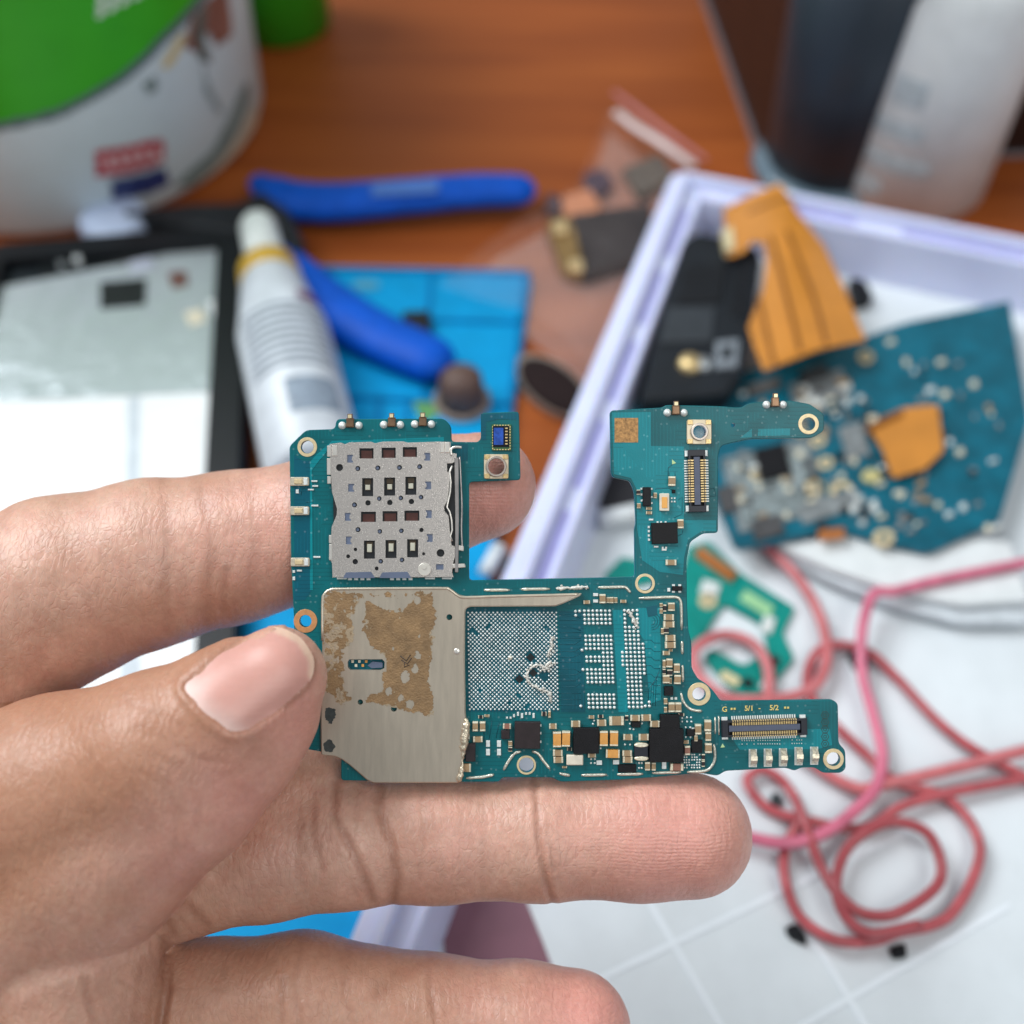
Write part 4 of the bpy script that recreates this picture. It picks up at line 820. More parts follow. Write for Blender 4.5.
obj('embossed_badge', MB().prism(fillet(gp(circ(366, 285, 14, 16, 5), .28), 0), .26, .3), M('worn_emboss', (70, 150, 180), .5), mat)
obj('black_screw_tray', MB().prism(fillet(gp([(402, 313), (430, 312), (431, 332), (404, 336)], .5), .1), .262, .6, ch=.05), blk, label='small black plastic block lying on the blue mat by the plier handle', category='plastic block')
st = root('rubber_stopper', G(462, 405, .26), 'small brown rubber stopper standing on the blue mat', 'stopper')
c0 = G(462, 402, .26); obj('stopper_body', MB().lathe([(0, .26), (.52, .26), (.6, .4), (.52, 1.1), (.3, 1.3), (0, 1.32)], 24, (c0.x, c0.y, 0)), M('brown_rubber', (92, 70, 62), .6, 0, .2, 3), st)
obj('stopper_foot', MB().lathe([(.0, .264), (.72, .264), (.72, .36), (.55, .4)], 24, (c0.x, c0.y, 0)), M('grey_rubber', (140, 124, 112), .6), st)
slab('green_foil_scrap', [(412, 402), (432, 396), (444, 410), (424, 424)], .262, .3, M('green_foil', (92, 152, 92), .45, .1, .3, 4), label='small pale green foil scrap on the blue mat beside the brown stopper', category='scrap')
# ---- pliers
pl_ = root('pliers', G(290, 230), 'diagonal cutting pliers with two blue dipped handles, lying open', 'pliers')
bh = M('blue_handle_grip', (0, 84, 196), .5, 0, .16, 1.6, .3, 12, spec=.2); pm = M('dark_tool_steel', (44, 46, 50), .4, .5, .2, 2)
def handle(pts, rr, h=.72):
    p = catmull([G(x, y, h) for x, y in pts], 8); n = len(p); R = np.interp(np.linspace(0, 1, n), np.linspace(0, 1, len(rr)), rr)
    e = [p[-1] + (p[-1] - p[-2]).normalized() * R[-1] * t for t in (.45, .8, .97)]; p += e; R = list(R) + [R[-1] * q for q in (.9, .62, .25)]
    return MB().tube(p, R, 16, flat=.62)
h1 = obj('handle', handle([(256, 180), (274, 192), (300, 201), (340, 202), (400, 197), (470, 191), (516, 190)], (.3, .62, .72, .72, .68, .64, .6)), bh, pl_)
h2 = obj('handle', handle([(272, 246), (296, 278), (330, 306), (375, 334), (428, 358)], (.5, .72, .76, .74, .7)), bh, pl_)
obj('grip_mark', MB().prism(gp([(372, 184), (438, 180), (438, 192), (372, 196)], 1.16), 1.14, 1.175), M('pale_grip_print', (70, 120, 200), .4), h1, local=False)
obj('head', MB().prism(fillet(gp([(120, 212), (190, 204), (240, 203), (262, 190), (290, 212), (306, 246), (288, 262), (262, 244), (240, 232), (196, 226)], 1.0), .2), .35, 1.05, ch=.1), pm, pl_)
c0 = G(266, 224, 1.05); obj('pivot', MB().lathe([(0, 1.18), (.3, 1.17), (.36, 1.05)], 20, (c0.x, c0.y, 0)), M('pivot_steel', (90, 92, 96), .35, .8), pl_)
# ---- squeeze bottle lying on its side
a0, a1 = G(257, 222, 1.42), G(322, 500, 1.42); ax_ = (a1 - a0).normalized(); bot = root('glue_bottle', (a0.x, a0.y, 0), 'white squeeze bottle with yellow collar lying beside the gutted phone', 'bottle')
def along(px, py): return (G(px, py, 1.42) - a0).dot(ax_)
rotm = ax_.to_track_quat('Z', 'Y').to_matrix(); rs = Matrix.Translation((0, 0, 0))
lc = rotm.inverted() @ (CAM - a0.lerp(a1, .4)); PHI = math.atan2(lc.y, lc.x)
s1, s2, s3, s4 = along(268, 268), along(271, 282), along(283, 318), along(318, 480)
def bl_(prof, m, name, n=32, parent=None, arc=None): return obj(name, MB().lathe(prof, n, tuple(a0), mat=rotm, arc=arc), m, parent or bot)
body_m = M('bottle_print', (206, 214, 222), .35, 0, .12, 1.3, stretch=(1, 1, 1))
bb = bl_([(0, s4 + .02), (1.0, s4), (1.14, s4 - .2), (1.14, s3 + .6), (1.02, s3), (.8, s2 + .1), (.74, s2), (0, s2)][::-1], body_m, 'bottle_body')
bl_([(0, 0), (.42, .02), (.5, .2), (.54, s1), (0, s1)], M('white_cap', (226, 234, 232), .35), 'cap'); bl_([(.56, s1), (.78, s1 + .05), (.82, s2), (.76, s2 + .03)], M('yellow_collar', (204, 164, 52), .4), 'collar')
for i in range(9): # rows of tiny unreadable print on the bottle body
    z = s3 + .7 + i * .26; bl_([(1.146, z), (1.15, z + .04), (1.15, z + .09), (1.146, z + .12)], M('bottle_text_grey', (120, 132, 146), .5, 0, .4, 9), 'print_line', 20, bb, (PHI - 1.1, PHI + .9))
bl_([(1.146, s3 + .2), (1.15, s3 + .24), (1.15, s3 + .5), (1.146, s3 + .54)], M('plum_print', (120, 86, 116), .5), 'print_line', 12, bb, (PHI - 1.0, PHI - .5))
bl_([(1.147, s4 - 2.2), (1.152, s4 - 2.1), (1.152, s4 - 1.2), (1.147, s4 - 1.1)], M('slate_print', (134, 148, 164), .5, 0, .3, 5), 'print_patch', 12, bb, (PHI - .9, PHI + .2))
# ---- gutted phone
p0, p1 = G(248, 222, .95), G(236, 640, .95); u1 = (p1 - p0).normalized(); u2 = Vector((u1.y, -u1.x, 0));
if u2.x > 0: u2 = -u2
def ph(s, t, z=0): return (p0 + u2 * s + u1 * t)[:2]
ph_r = root('gutted_phone', (p0 + u2 * 3.6 + u1 * 7).to_2d().to_3d(), 'opened phone chassis with black rim, silver foil and bright white battery', 'phone')
oq = fillet([tuple(ph(0, 0)), tuple(ph(7.4, 0)), tuple(ph(7.4, 15.4)), tuple(ph(0, 15.4))], .9, 6)
obj('chassis', MB().prism(oq, .02, .95, [offset(oq, .82)], ch=.06), blk, ph_r); obj('midframe', MB().prism(offset(oq, .81), .02, .6), M('dark_midframe', (40, 48, 54), .45, .3, .3, 2), ph_r)
obj('foil_plate', MB().prism(fillet(gp([(-60, 330), (-20, 290), (128, 262), (170, 252), (213, 244), (221, 254), (216, 288), (230, 306), (233, 330), (228, 392), (-60, 404)], .72), .2), .601, .72, ch=.04), M('crinkled_foil', (198, 208, 214), .26, .35, .06, 1.5, 1, 1.6), ph_r)
[setattr(n_.inputs['Distance'], 'default_value', .1) for n_ in MATS['crinkled_foil'].node_tree.nodes if n_.type == 'BUMP']
bt = obj('battery', MB().prism(fillet(gp([(-60, 402), (60, 398), (228, 390), (222, 440), (214, 700), (-80, 700)], .86), .15), .601, .86, ch=.05), bright, ph_r)
obj('battery_edge', MB().prism(gp([(128, 398), (140, 396), (140, 700), (120, 700)], .865), .861, .866), M('label_grey', (196, 206, 214), .4), bt)
for pts, m in (([(100, 282), (146, 278), (145, 304), (100, 308)], M('black_recess', (20, 26, 28), .5)), ([(168, 272), (186, 270), (188, 284), (172, 288)], M('reddish_chip', (120, 84, 76), .5, .2, .4, 5)), ([(128, 262), (152, 256), (154, 268), (130, 272)], M('lilac_tape', (190, 196, 214), .4)),
               ([(184, 312), (202, 308), (206, 320), (190, 326)], M('cream_seal', (226, 218, 196), .35)), ([(206, 300), (220, 300), (226, 318), (212, 316)], bright)): slab('inner_component', pts, .721, .76, m, ph_r, .06, .01)
for x, y in ((135, 242), (140, 240), (170, 234), (183, 233), (203, 229), (206, 233), (224, 238), (228, 262), (230, 268), (231, 284), (226, 300), (120, 246), (100, 252), (60, 262)): slab('metal_contact', [(x - 4, y - 5), (x + 3, y - 5), (x + 5, y + 4), (x - 2, y + 5)], .6, .78, silver, ph_r, .05, .02)
for x, y in ((222, 244), (225, 252), (224, 276), (227, 292), (232, 318), (231, 332), (150, 238), (160, 236), (192, 231), (100, 246), (76, 256)): slab('metal_contact', [(x - 3, y - 6), (x + 4, y - 4), (x + 4, y + 5), (x - 3, y + 4)], .6, .9, wht, ph_r, .05, .02)
slab('upper_bracket', [(40, 262), (128, 238), (210, 222), (232, 226), (215, 243), (165, 250), (120, 262), (40, 284)], .601, .7, M('black_bracket', (18, 24, 28), .4, 0, .4, 4), ph_r, .1, .03)
# ---- painted bucket
bc = G(68, 118); bk = root('paint_bucket', (bc.x, bc.y, 0), 'large white printed bucket with a green band, cut by the upper corner', 'bucket')
BR = 6.3
def br(z): return BR + z * .05
obj('bucket_wall', MB().lathe([(0, .002), (BR - .4, .002), (BR - .1, .1), (BR, .35), (br(14), 14), (br(14) - .2, 14), (br(.4) - .3, .4)], 64, (bc.x, bc.y, 0)), M('white_bucket', (206, 220, 224), .4, 0, .05, .5), bk)
obj('rim', MB().lathe([(br(13.2), 13.2), (br(13.2) + .3, 13.3), (br(14) + .3, 14.1), (br(14) - .2, 14.1)], 64, (bc.x, bc.y, 0)), M('white_bucket', (206, 220, 224)), bk)
def cyl(px, py):
    """(degrees, height) where a sight line meets the bucket wall"""
    d_ = G(px, py) - CAM; o_ = CAM - Vector((bc.x, bc.y, 0)); z = 3.0
    for _ in range(4):
        r = br(z); A = d_.x ** 2 + d_.y ** 2; B_ = o_.x * d_.x + o_.y * d_.y; C_ = o_.x ** 2 + o_.y ** 2 - r * r; q = B_ * B_ - A * C_
        t = (-B_ - math.sqrt(max(q, 0))) / A; p = o_ + d_ * t; z = p.z
    return math.degrees(math.atan2(p.y, p.x)), max(.3, p.z)
def wrap(poly, name, m, lift=.02):
    """patch on the bucket wall, corners given as (degrees, z)"""
    a = [(x, z) for x, z in poly]; xs = np.arange(min(p[0] for p in a), max(p[0] for p in a) + .01, .75); zs = np.arange(min(p[1] for p in a), max(p[1] for p in a) + .01, .06); b = MB(); vs = []; ix = {}; fs = []
    X, Y = np.meshgrid((xs[:-1] + xs[1:]) / 2, (zs[:-1] + zs[1:]) / 2); mk = inside(a, X, Y)
    def v(i, j):
        if (i, j) not in ix: ix[(i, j)] = len(vs); t = math.radians(xs[i]); r = br(zs[j]) + lift; vs.append((bc.x + r * math.cos(t), bc.y + r * math.sin(t), zs[j]))
        return ix[(i, j)]
    for j, i in zip(*[q.tolist() for q in np.nonzero(mk)]): fs.append([v(i, j), v(i + 1, j), v(i + 1, j + 1), v(i, j + 1)])
    b.add(vs, fs, smooth=True); return obj(name, b, m, bk)
def wp(pts, *k): return wrap([cyl(x, y) for x, y in pts], *k)
low_ = [cyl(x, y) for x, y in ((-40, 128), (60, 110), (128, 72), (168, 32), (204, -8), (210, -40))]
wrap([(-175, low_[0][1] + .6)] + low_ + [(low_[-1][0] + 6, 12.9), (-175, 12.9)], 'green_band', M('bucket_green', (64, 178, 38), .4, 0, .06, 1, spec=.25), .02)
wp([(-40, 135), (60, 117), (128, 79), (170, 38), (210, -8), (200, -8), (164, 31), (124, 70), (57, 108), (-43, 126)], 'grey_stripe', M('bucket_grey', (92, 112, 112), .45), .025)
wp([(206, 0), (226, -20), (232, 34), (216, 46), (206, 30), (196, 52), (184, 46), (190, 18)], 'printed_picture', M('bucket_print_brown', (140, 96, 84), .45, 0, .35, .8), .03)
wp([(196, 12), (206, 2), (204, 40), (210, 62), (200, 60), (192, 36)], 'printed_picture', M('bucket_print_grey', (96, 104, 98), .45, 0, .3, .8), .035)
wp([(160, 66), (176, 38), (186, 30), (180, 50), (168, 68)], 'printed_picture', M('bucket_print_tan', (216, 196, 140), .45), .03)
wp([(172, 186), (186, 172), (212, 150), (226, 122), (238, 96), (246, 80), (250, 92), (242, 120), (228, 148), (212, 168), (194, 188)], 'printed_picture', M('bucket_print_swirl', (120, 136, 134), .45, 0, .45, 1.2), .034)
wp([(192, 190), (214, 168), (236, 138), (248, 112), (256, 96), (257, 126), (244, 152), (222, 176)], 'printed_picture', M('bucket_print_cream', (200, 186, 164), .45, 0, .15, 1), .026)
wp([(142, 84), (154, 76), (158, 88), (148, 94)], 'printed_picture', M('bucket_print_swirl', (120, 136, 134)), .03)
wp([(202, 62), (208, 84), (222, 110), (218, 114), (204, 92)], 'printed_picture', M('bucket_print_fold', (150, 166, 168), .45), .03)
rl = wp([(96, 150), (126, 146), (152, 139), (163, 140), (164, 160), (150, 166), (126, 172), (96, 176)], 'red_label', M('bucket_red', (186, 54, 66), .4, 0, .1, 2), .04)
for k in range(5): wp([(104 + k * 12, 154 - k * 2), (110 + k * 12, 153 - k * 2), (112 + k * 12, 166 - k * 2), (106 + k * 12, 167 - k * 2)], 'blurred_lettering', M('label_white', (226, 206, 206), .4), .06)
wp([(110, 180), (140, 174), (165, 166), (168, 184), (150, 192), (112, 200)], 'navy_label', M('bucket_navy', (46, 58, 108), .4, 0, .2, 2), .045)
for k in range(6): wp([(96 + k * 12, 18 - k * 6), (103 + k * 12, 14 - k * 6), (105 + k * 12, -14 - k * 6), (98 + k * 12, -10 - k * 6)], 'blurred_lettering', M('letter_white', (226, 240, 226)), .05)
gc = G(283, 26); gt = root('green_tub', (gc.x, gc.y, 0), 'plain green plastic tub standing behind the bucket', 'tub')
gm = M('tub_green', (46, 150, 26), .4, 0, .06, 1); obj('tub_wall', MB().lathe([(0, .002), (1.55, .002), (1.7, .15), (2.0, 7), (1.9, 7), (1.6, .3), (0, .2)], 40, (gc.x, gc.y, 0)), gm, gt); obj('tub_rim', MB().lathe([(1.98, 6.6), (2.15, 6.7), (2.15, 7.05), (1.9, 7.05)], 40, (gc.x, gc.y, 0)), gm, gt)
wc = G(120, 240); obj('pale_cap', MB().lathe([(0, .002), (.95, .002), (1.0, .1), (.94, .8), (.85, .9), (0, .92)], 36, (wc.x, wc.y, 0)), M('pale_blue_plastic', (198, 214, 246), .35), label='pale blue plastic cap standing between bucket and phone', category='cap')
# ---- organiser tray
TZ = 1.9; TA, TB = G(674, 168, TZ), G(356, 925, TZ); e1 = (TB - TA).normalized(); e2 = Vector((-e1.y, e1.x, 0))
if e2.x < 0: e2 = -e2
TL = (TB - TA).length + 9; TW = 23.0
def tq(s, t): v = TA + e2 * s + e1 * t; return (v.x, v.y)
tray = root('plastic_tray', TA + e2 * 9 + e1 * TL / 2 - Vector((0, 0, TZ)), 'translucent lilac white plastic organiser tray filled with phone parts and cords', 'tray')
lil = M('lilac_plastic', (214, 220, 252), .3, 0, .05, .6, coat=.3, sss=.15); lil_d = M('darker_lilac', (164, 164, 222), .35, 0, .08, 1); flr = M('tray_floor_white', (220, 228, 233), .4, 0, .07, .5, .15, 3, coat=.2)  # darker lilac for the strips that form the rim slots
oq = fillet([tq(0, 0), tq(TW, 0), tq(TW, TL), tq(0, TL)], .6, 6)
if area2(oq) < 0: oq.reverse()
b = MB(); prof = [(.5, .35), (.0, 1.5), (0, 1.86), (.06, 1.9), (.42, 1.9), (.46, 2.08), (.52, 2.12), (.62, 2.12), (.68, 2.06), (.7, 1.84), (1.06, 1.8), (1.12, 1.84), (1.2, 1.84), (1.26, 1.78), (1.5, .42)]
loops = [offset(oq, o) for o, z in ((o_ * .82, z_) for o_, z_ in prof)]; n = len(oq); vs = [(x, y, z) for l, (o, z) in zip(loops, prof) for x, y in l]
b.add(vs, [[k * n + i, (k + 1) * n + i, (k + 1) * n + (i + 1) % n, k * n + (i + 1) % n][::-1] for k in range(len(prof) - 1) for i in range(n)], smooth=False)
obj('tray_rim', b, lil, tray); obj('tray_floor', MB().prism(offset(oq, .6), .31, .42), flr, tray)
for i in range(7):
    t = 1.6 + i * 2.75; obj('rim_slot', MB().prism(fillet([tq(.63, t), tq(.82, t), tq(.82, t + 2.1), tq(.63, t + 2.1)], .08), 1.79, 1.835), lil_d, tray)
for i in range(4):
    t = 2 + i * 4.4; obj('rim_slot', MB().prism(fillet([tq(t, .63), tq(t + 3.2, .63), tq(t + 3.2, .82), tq(t, .82)], .08), 1.79, 1.835), lil_d, tray)
rm = M('floor_ridge', (234, 242, 248), .3, 0, .03, 1)
for a, c in (((561, 997), (910, 830)), ((630, 868), (735, 1050)), ((772, 868), (880, 1050)), ((770, 1044), (1010, 905)), ((516, 892), (556, 978))): obj('floor_ridge', MB().prism(*ridge(a, c, .1, .42, .445 + a[0] % 7 * .001, .45)), rm, tray)
obj('divider_wall', MB().prism([tq(1.4, 19.3), tq(3.0, 18.9), tq(3.0, 19.05), tq(1.4, 19.45)], .42, 1.3), lil, tray)
slab('mauve_card', [(440, 892), (522, 890), (556, 975), (446, 978)], .422, .46, M('mauve_card', (132, 90, 104), .5, 0, .1, 1), r=.05, ch=.01, label='mauve card lying in the corner of the tray between the fingers', category='card')
# ---- parts in the tray
md = root('black_module', G(705, 310, .42), 'black plastic camera housing lying along the left side of the tray', 'phone part')
mb_ = slab('module_body', [(684, 240), (696, 232), (722, 236), (732, 246), (757, 246), (762, 262), (750, 330), (745, 368), (728, 392), (640, 400), (652, 350), (664, 300)], .42, 1.9, M('matt_black', (24, 29, 35), .5, 0, .3, 2.5, spec=.3), md, .15, .06)
for pts, m in (([(684, 265), (728, 262), (722, 300), (676, 302)], blk), ([(735, 258), (752, 262), (744, 318), (730, 312)], blk), ([(668, 306), (716, 306), (712, 340), (660, 342)], M('charcoal', (44, 50, 56), .5, 0, .2, 3))): slab('module_panel', pts, 1.9, 1.97, m, md, .08, .03)
slab('square_socket', [(716, 340), (740, 338), (738, 366), (714, 368)], 1.9, 2.0, gry, md, .06, .03, holes=[[(722, 347), (733, 346), (732, 358), (721, 359)]])
c0 = G(690, 363, 1.95); obj('gold_contact', MB().lathe([(0, 2.06), (.24, 2.05), (.28, 1.9)], 20, (c0.x, c0.y, 0)), gold, md); c0 = G(703, 363, 1.95); obj('steel_contact', MB().lathe([(0, 2.03), (.18, 2.02), (.22, 1.9)], 20, (c0.x, c0.y, 0)), silver, md)
# flex cable: a thin bent ribbon
def ribbon(name, poly, zf, m, hp=1.6, th=.03, parent=None, **k):
    from mathutils.geometry import delaunay_2d_cdt
    P = gp(poly, hp); pts = [Vector(p) for p in P]; nb = len(pts); xs = [p[0] for p in P]; ys = [p[1] for p in P]
    gx, gy = np.meshgrid(np.arange(min(xs), max(xs), .2), np.arange(min(ys), max(ys), .2)); g = np.stack([gx.ravel(), gy.ravel()], 1); g = g[inside(P, g[:, 0], g[:, 1])]
    pts += [Vector(p) for p in g]; r = delaunay_2d_cdt(pts, [(i, (i + 1) % nb) for i in range(nb)], [list(range(nb))], 1, 1e-4)
    b = MB(); vs = [(v.x, v.y, zf(v.x, v.y)) for v in r[0]]; n = len(vs); fs = [list(t) for t in r[2]]
    b.add(vs + [(x, y, z - th) for x, y, z in vs], fs + [[i + n for i in t][::-1] for t in fs], smooth=True); return obj(name, b, m, parent, **k)
fx = root('flex_cable', G(790, 280, .42), 'wide amber flex ribbon cable bent up beside the black housing', 'flex cable')
fy0, fy1 = G(790, 190, 1.6).y, G(790, 360, 1.6).y
zf = lambda x, y: 2.16 + .1 * math.sin((y - fy1) / (fy0 - fy1) * PI) + .1 * math.sin(x * 2)
amber = M('amber_polyimide', (204, 134, 50), .36, .1, .12, 1, .1, 8, coat=.3)
ribbon('ribbon', [(724, 206), (750, 196), (779, 186), (785, 194), (796, 214), (824, 246), (846, 290), (867, 336), (820, 350), (765, 366), (756, 344), (749, 324), (757, 304), (763, 290), (766, 262), (764, 246), (752, 242), (744, 252), (729, 256), (726, 238)], zf, amber, hp=2.2, parent=fx)
b = MB()
for pts in ([(770, 240), (786, 300), (800, 352)], [(786, 236), (812, 300), (826, 345)], [(748, 214), (790, 200)], [(760, 300), (775, 362)]):
    for off in (0,): b.tube([Vector((p.x, p.y, zf(p.x, p.y) + .006)) for p in catmull([G(x, y, 2.2) for x, y in pts], 8)], .06, 6, flat=.2)
obj('printed_conductor', b, M('dark_amber', (136, 82, 24), .4, .1), fx)
b = MB(); b.prism(gp([(722, 232), (732, 228), (734, 250), (726, 252)], 2.2), 2.0, 2.26); obj('connector_end', b, M('cream_connector', (214, 200, 160), .4), fx)
# big scrap board
sb = root('scrap_circuit_board', G(800, 440, .42), 'larger teal circuit board out of focus lying across the tray', 'circuit board')
tz = 1.25; spcb = pcb_material('scrap_mask', (4, 92, 112), .25)
slab('substrate', [(606, 412), (700, 380), (765, 366), (866, 336), (905, 322), (1010, 300), (1030, 420), (1000, 520), (930, 552), (896, 545), (832, 527), (780, 541), (736, 548), (724, 520), (700, 470), (640, 440)], 1.12, tz, spcb, sb, .15, .02)
def comp(name, pts, z, m, r=.04, **k): return slab(name, pts, tz, tz + z, m, sb, r, .02, **k)
def rq(x, y, w, h, a=-.28): return rect(x, y, w, h, a)
dirty = M('dirty_shield_metal', (134, 140, 142), .45, .35, .45, 3.5, .5, 12)
comp('shield_frame', rq(775, 484, 92, 76, -.25), .05, dirty, holes=[rq(775, 484, 84, 68, -.25)]); comp('flux_field', rq(775, 484, 82, 66, -.25), .02, M('dirty_flux', (134, 146, 148), .5, .2, .5, 4, .6, 14))
comp('chip', rq(773, 460, 31, 31, -.25), .16, chipm); comp('chip', rq(768, 526, 30, 20, -.25), .1, M('grey_chip', (74, 74, 76), .5, .1, .3, 4)); comp('chip', rq(728, 498, 18, 26, -.25), .1, M('grey_chip', (74, 74, 76)))
comp('shield_frame', rq(830, 505, 62, 20, -.3), .06, dirty); comp('connector', rq(700, 398, 54, 10, -.3), .12, M('conn_grey', (92, 92, 92), .45, .3)); comp('connector', rq(764, 385, 34, 12, -.3), .12, M('conn_grey', (92, 92, 92)))
comp('connector', rq(815, 372, 28, 12, -.3), .12, M('conn_dark', (60, 66, 70), .45, .2)); comp('flux_field', rq(820, 390, 56, 30, -.3), .02, dirty); comp('shield_frame', rq(855, 440, 24, 34, -.3), .06, dirty)
for x, y, ro in ((815, 486, 10), (842, 490, 12), (826, 462, 8), (818, 440, 8), (800, 430, 6), (757, 474, 7), (884, 537, 11), (866, 356, 8)):
    comp('screw_ring', circ(x, y, ro, 18, ro * .8), .05, pale_gold, 0, holes=[circ(x, y, ro * .45, 12, ro * .36)])
comp('gold_pad', circ(872, 475, 10, 18, 7), .06, M('pale_gold_pad', (222, 212, 150), .35, .5), 0); comp('copper_strip', rq(832, 533, 26, 10, -.1), .08, M('copper_strip', (196, 124, 70), .4, .5))
for i in range(190):
    x, y = random.choice(((random.uniform(690, 900), random.uniform(385, 440)), (random.uniform(820, 930), random.uniform(425, 525)), (random.uniform(738, 815), random.uniform(448, 520)), (random.uniform(850, 1000), random.uniform(495, 530)), (random.uniform(800, 870), random.uniform(375, 420)), (random.uniform(880, 1000), random.uniform(340, 480))))
    comp('small_component', rq(x, y, random.uniform(3, 9), random.uniform(3, 7)), random.uniform(.04, .1), random.choice((term, ceramic, dirty, dirty, chip_br, chipm, pad_silver)), 0)
f2 = root('amber_flex', G(905, 440, tz), 'short amber flex tail sticking out over the larger scrap board', 'flex cable')
slab('flex_tail', [(868, 424), (902, 408), (938, 404), (944, 450), (926, 468), (893, 478), (884, 452)], 1.42, 1.46, amber, f2, .1, .01); slab('flex_dark_bar', [(866, 425), (902, 409), (904, 414), (868, 431)], 1.461, 1.52, M('dark_amber', (136, 82, 24)), f2, .03, .01)  # dark amber bar along one edge of the tail
# white card stack under the scrap board
wb = root('white_cover_stack', G(860, 575, .42), 'two stacked white plastic covers sticking out below the larger scrap board', 'plastic covers')
slab('upper_cover', [(776, 544), (840, 534), (1010, 540), (1030, 600), (960, 604), (897, 590), (830, 568)], .86, 1.04, wht, wb, .15, .04); slab('lower_cover', [(770, 546), (840, 536), (1010, 548), (1030, 622), (960, 622), (897, 606), (826, 578)], .6, .8, M('off_white_plastic', (204, 212, 218), .35), wb, .15, .04)
# small sub-board
sm_ = root('charging_board', G(740, 620, .42), 'small bright teal sub board with a hooked outline inside the cord loop', 'circuit board')
zt = .55; green = pcb_material('green_mask', (6, 134, 124), .12)
slab('substrate', [(688, 545), (709, 540), (743, 574), (796, 607), (783, 632), (795, 658), (765, 694), (735, 694), (704, 657), (711, 647), (744, 665), (768, 650), (763, 624), (724, 603), (699, 644), (680, 650), (676, 590)], .43, zt, green, sm_, .12, .02)
for nm, pts, z, m in (('connector', rect(716, 563, 46, 11, .62), .1, M('copper_strip', (196, 124, 70))), ('solder_patch', rect(710, 588, 18, 14, .3), .05, pad_silver), ('gold_patch', rect(757, 603, 34, 12, .55), .03, M('pale_green_patch', (150, 200, 150), .45)), ('solder_patch', rect(768, 624, 12, 16, .3), .05, pad_silver),
                      ('gold_patch', rect(730, 678, 20, 9, .5), .04, M('cream_patch', (214, 204, 160), .45)), ('chip', rect(748, 682, 10, 9, .5), .06, chipm), ('chip', rect(775, 660, 10, 9, .5), .05, chip_br), ('solder_patch', rect(764, 685, 7, 7, .4), .04, wht)):
    slab(nm, pts, zt, zt + z, m, sm_, .04, .01)
slab('screw_ring', circ(708, 600, 9, 18, 8), zt, zt + .05, pale_gold, sm_, 0, .01, holes=[circ(708, 600, 3, 10, 2.6)])
# cords
def cord(name, pts, rad, m, label, h=.62, closed=False, lift=None):
    p = catmull([G(x, y, h + (lift[i % len(lift)] if lift else 0)) for i, (x, y) in enumerate(pts)], 10)
    return obj(name, MB().tube(p, rad, 14), m, label=label, category='cord', group='rubber cords coiled in the tray')
pk_ = M('pink_rubber', (208, 110, 136), .32, 0, .16, 3, coat=.1); rd_ = M('dusty_red_rubber', (178, 84, 90), .34, 0, .22, 3); sl_ = M('salmon_rubber', (200, 112, 116), .34, 0, .18, 3)
cord('cord', [(1040, 560), (940, 580), (897, 591), (874, 594), (864, 620), (861, 650), (863, 678), (872, 711), (882, 752), (878, 782), (864, 802), (828, 831), (790, 843), (752, 838), (700, 822), (640, 800)], .115, pk_, 'bright pink cord curving down past the small connector tab to the fingertip', .6, lift=[.55, .55, .56, .56, .5, .36, .24, .2, .2, .18, .2, .22, .24, .2, .2, .2])
cord('cord', [(762, 540), (770, 550), (797, 577), (818, 612), (827, 649), (820, 680), (798, 695), (760, 700), (726, 697), (699, 676), (693, 655), (704, 642), (726, 635), (752, 643), (767, 665), (769, 692), (766, 716), (790, 745), (850, 786), (896, 782), (1060, 742)], .115, sl_, 'salmon cord that rings the small sub board and runs behind the connector tab', .68, lift=(0, .05, .1))
cord('cord', [(1070, 800), (960, 740), (897, 678), (870, 653), (844, 645), (821, 649), (809, 667), (808, 690), (822, 712), (842, 732), (866, 754), (896, 782), (950, 800), (980, 850), (950, 915), (896, 933), (872, 941), (835, 940), (801, 918), (786, 884), (785, 850), (800, 815), (786, 785), (764, 770), (748, 778), (752, 792), (771, 810), (809, 821), (865, 828), (920, 800), (1070, 770)], .098, rd_, 'dusty red cord lying in big tangled loops below the pink cord', .62, lift=(0, .08))
cord('cord', [(796, 800), (806, 826), (820, 865), (839, 895), (865, 914), (900, 912), (940, 880), (930, 836), (896, 822), (866, 832), (844, 854), (836, 888), (847, 918), (872, 934), (920, 925)], .098, M('brick_red_rubber', (164, 74, 80), .34, 0, .12, .8), 'brick red cord making the lowest round loop in the tray', .82, lift=(0, .06))
# loose bits
def bit(name, pts, h, z, m, label, cat): return slab(name, pts, h, h + z, m, None, .06, .03, label=label, category=cat, group={'clip': 'small dark clips loose in the tray', 'crumb': 'black crumbs on the tray floor'}.get(cat))
bit('black_crumb', [(786, 926), (797, 922), (806, 934), (808, 944), (798, 940), (790, 936)], .422, .15, blk, 'small black rubber crumb alone on the white tray floor below the red cord', 'crumb')
bit('black_clip', [(848, 652), (866, 648), (872, 664), (858, 668)], .422, .2, blk, 'tiny dark clip lying inside the small upper cord loop', 'clip')
bit('black_clip', [(774, 790), (784, 796), (780, 806), (770, 800)], .422, .12, M('dark_grey_bit', (50, 58, 62), .5), 'tiny grey clip lying inside the narrow lower cord loop', 'clip')
bit('black_crumb', [(890, 946), (906, 942), (908, 956), (894, 958)], .422, .12, blk, 'tiny black crumb at the edge of the tray floor beside the lowest cord loop', 'crumb')
bit('foam_scrap', [(592, 470), (612, 462), (650, 470), (648, 502), (606, 508), (594, 496)], .422, .5, M('black_foam', (26, 26, 32), .7, 0, .3, 4), 'black foam scrap in the tray seen through the notch of the board', 'foam scrap')
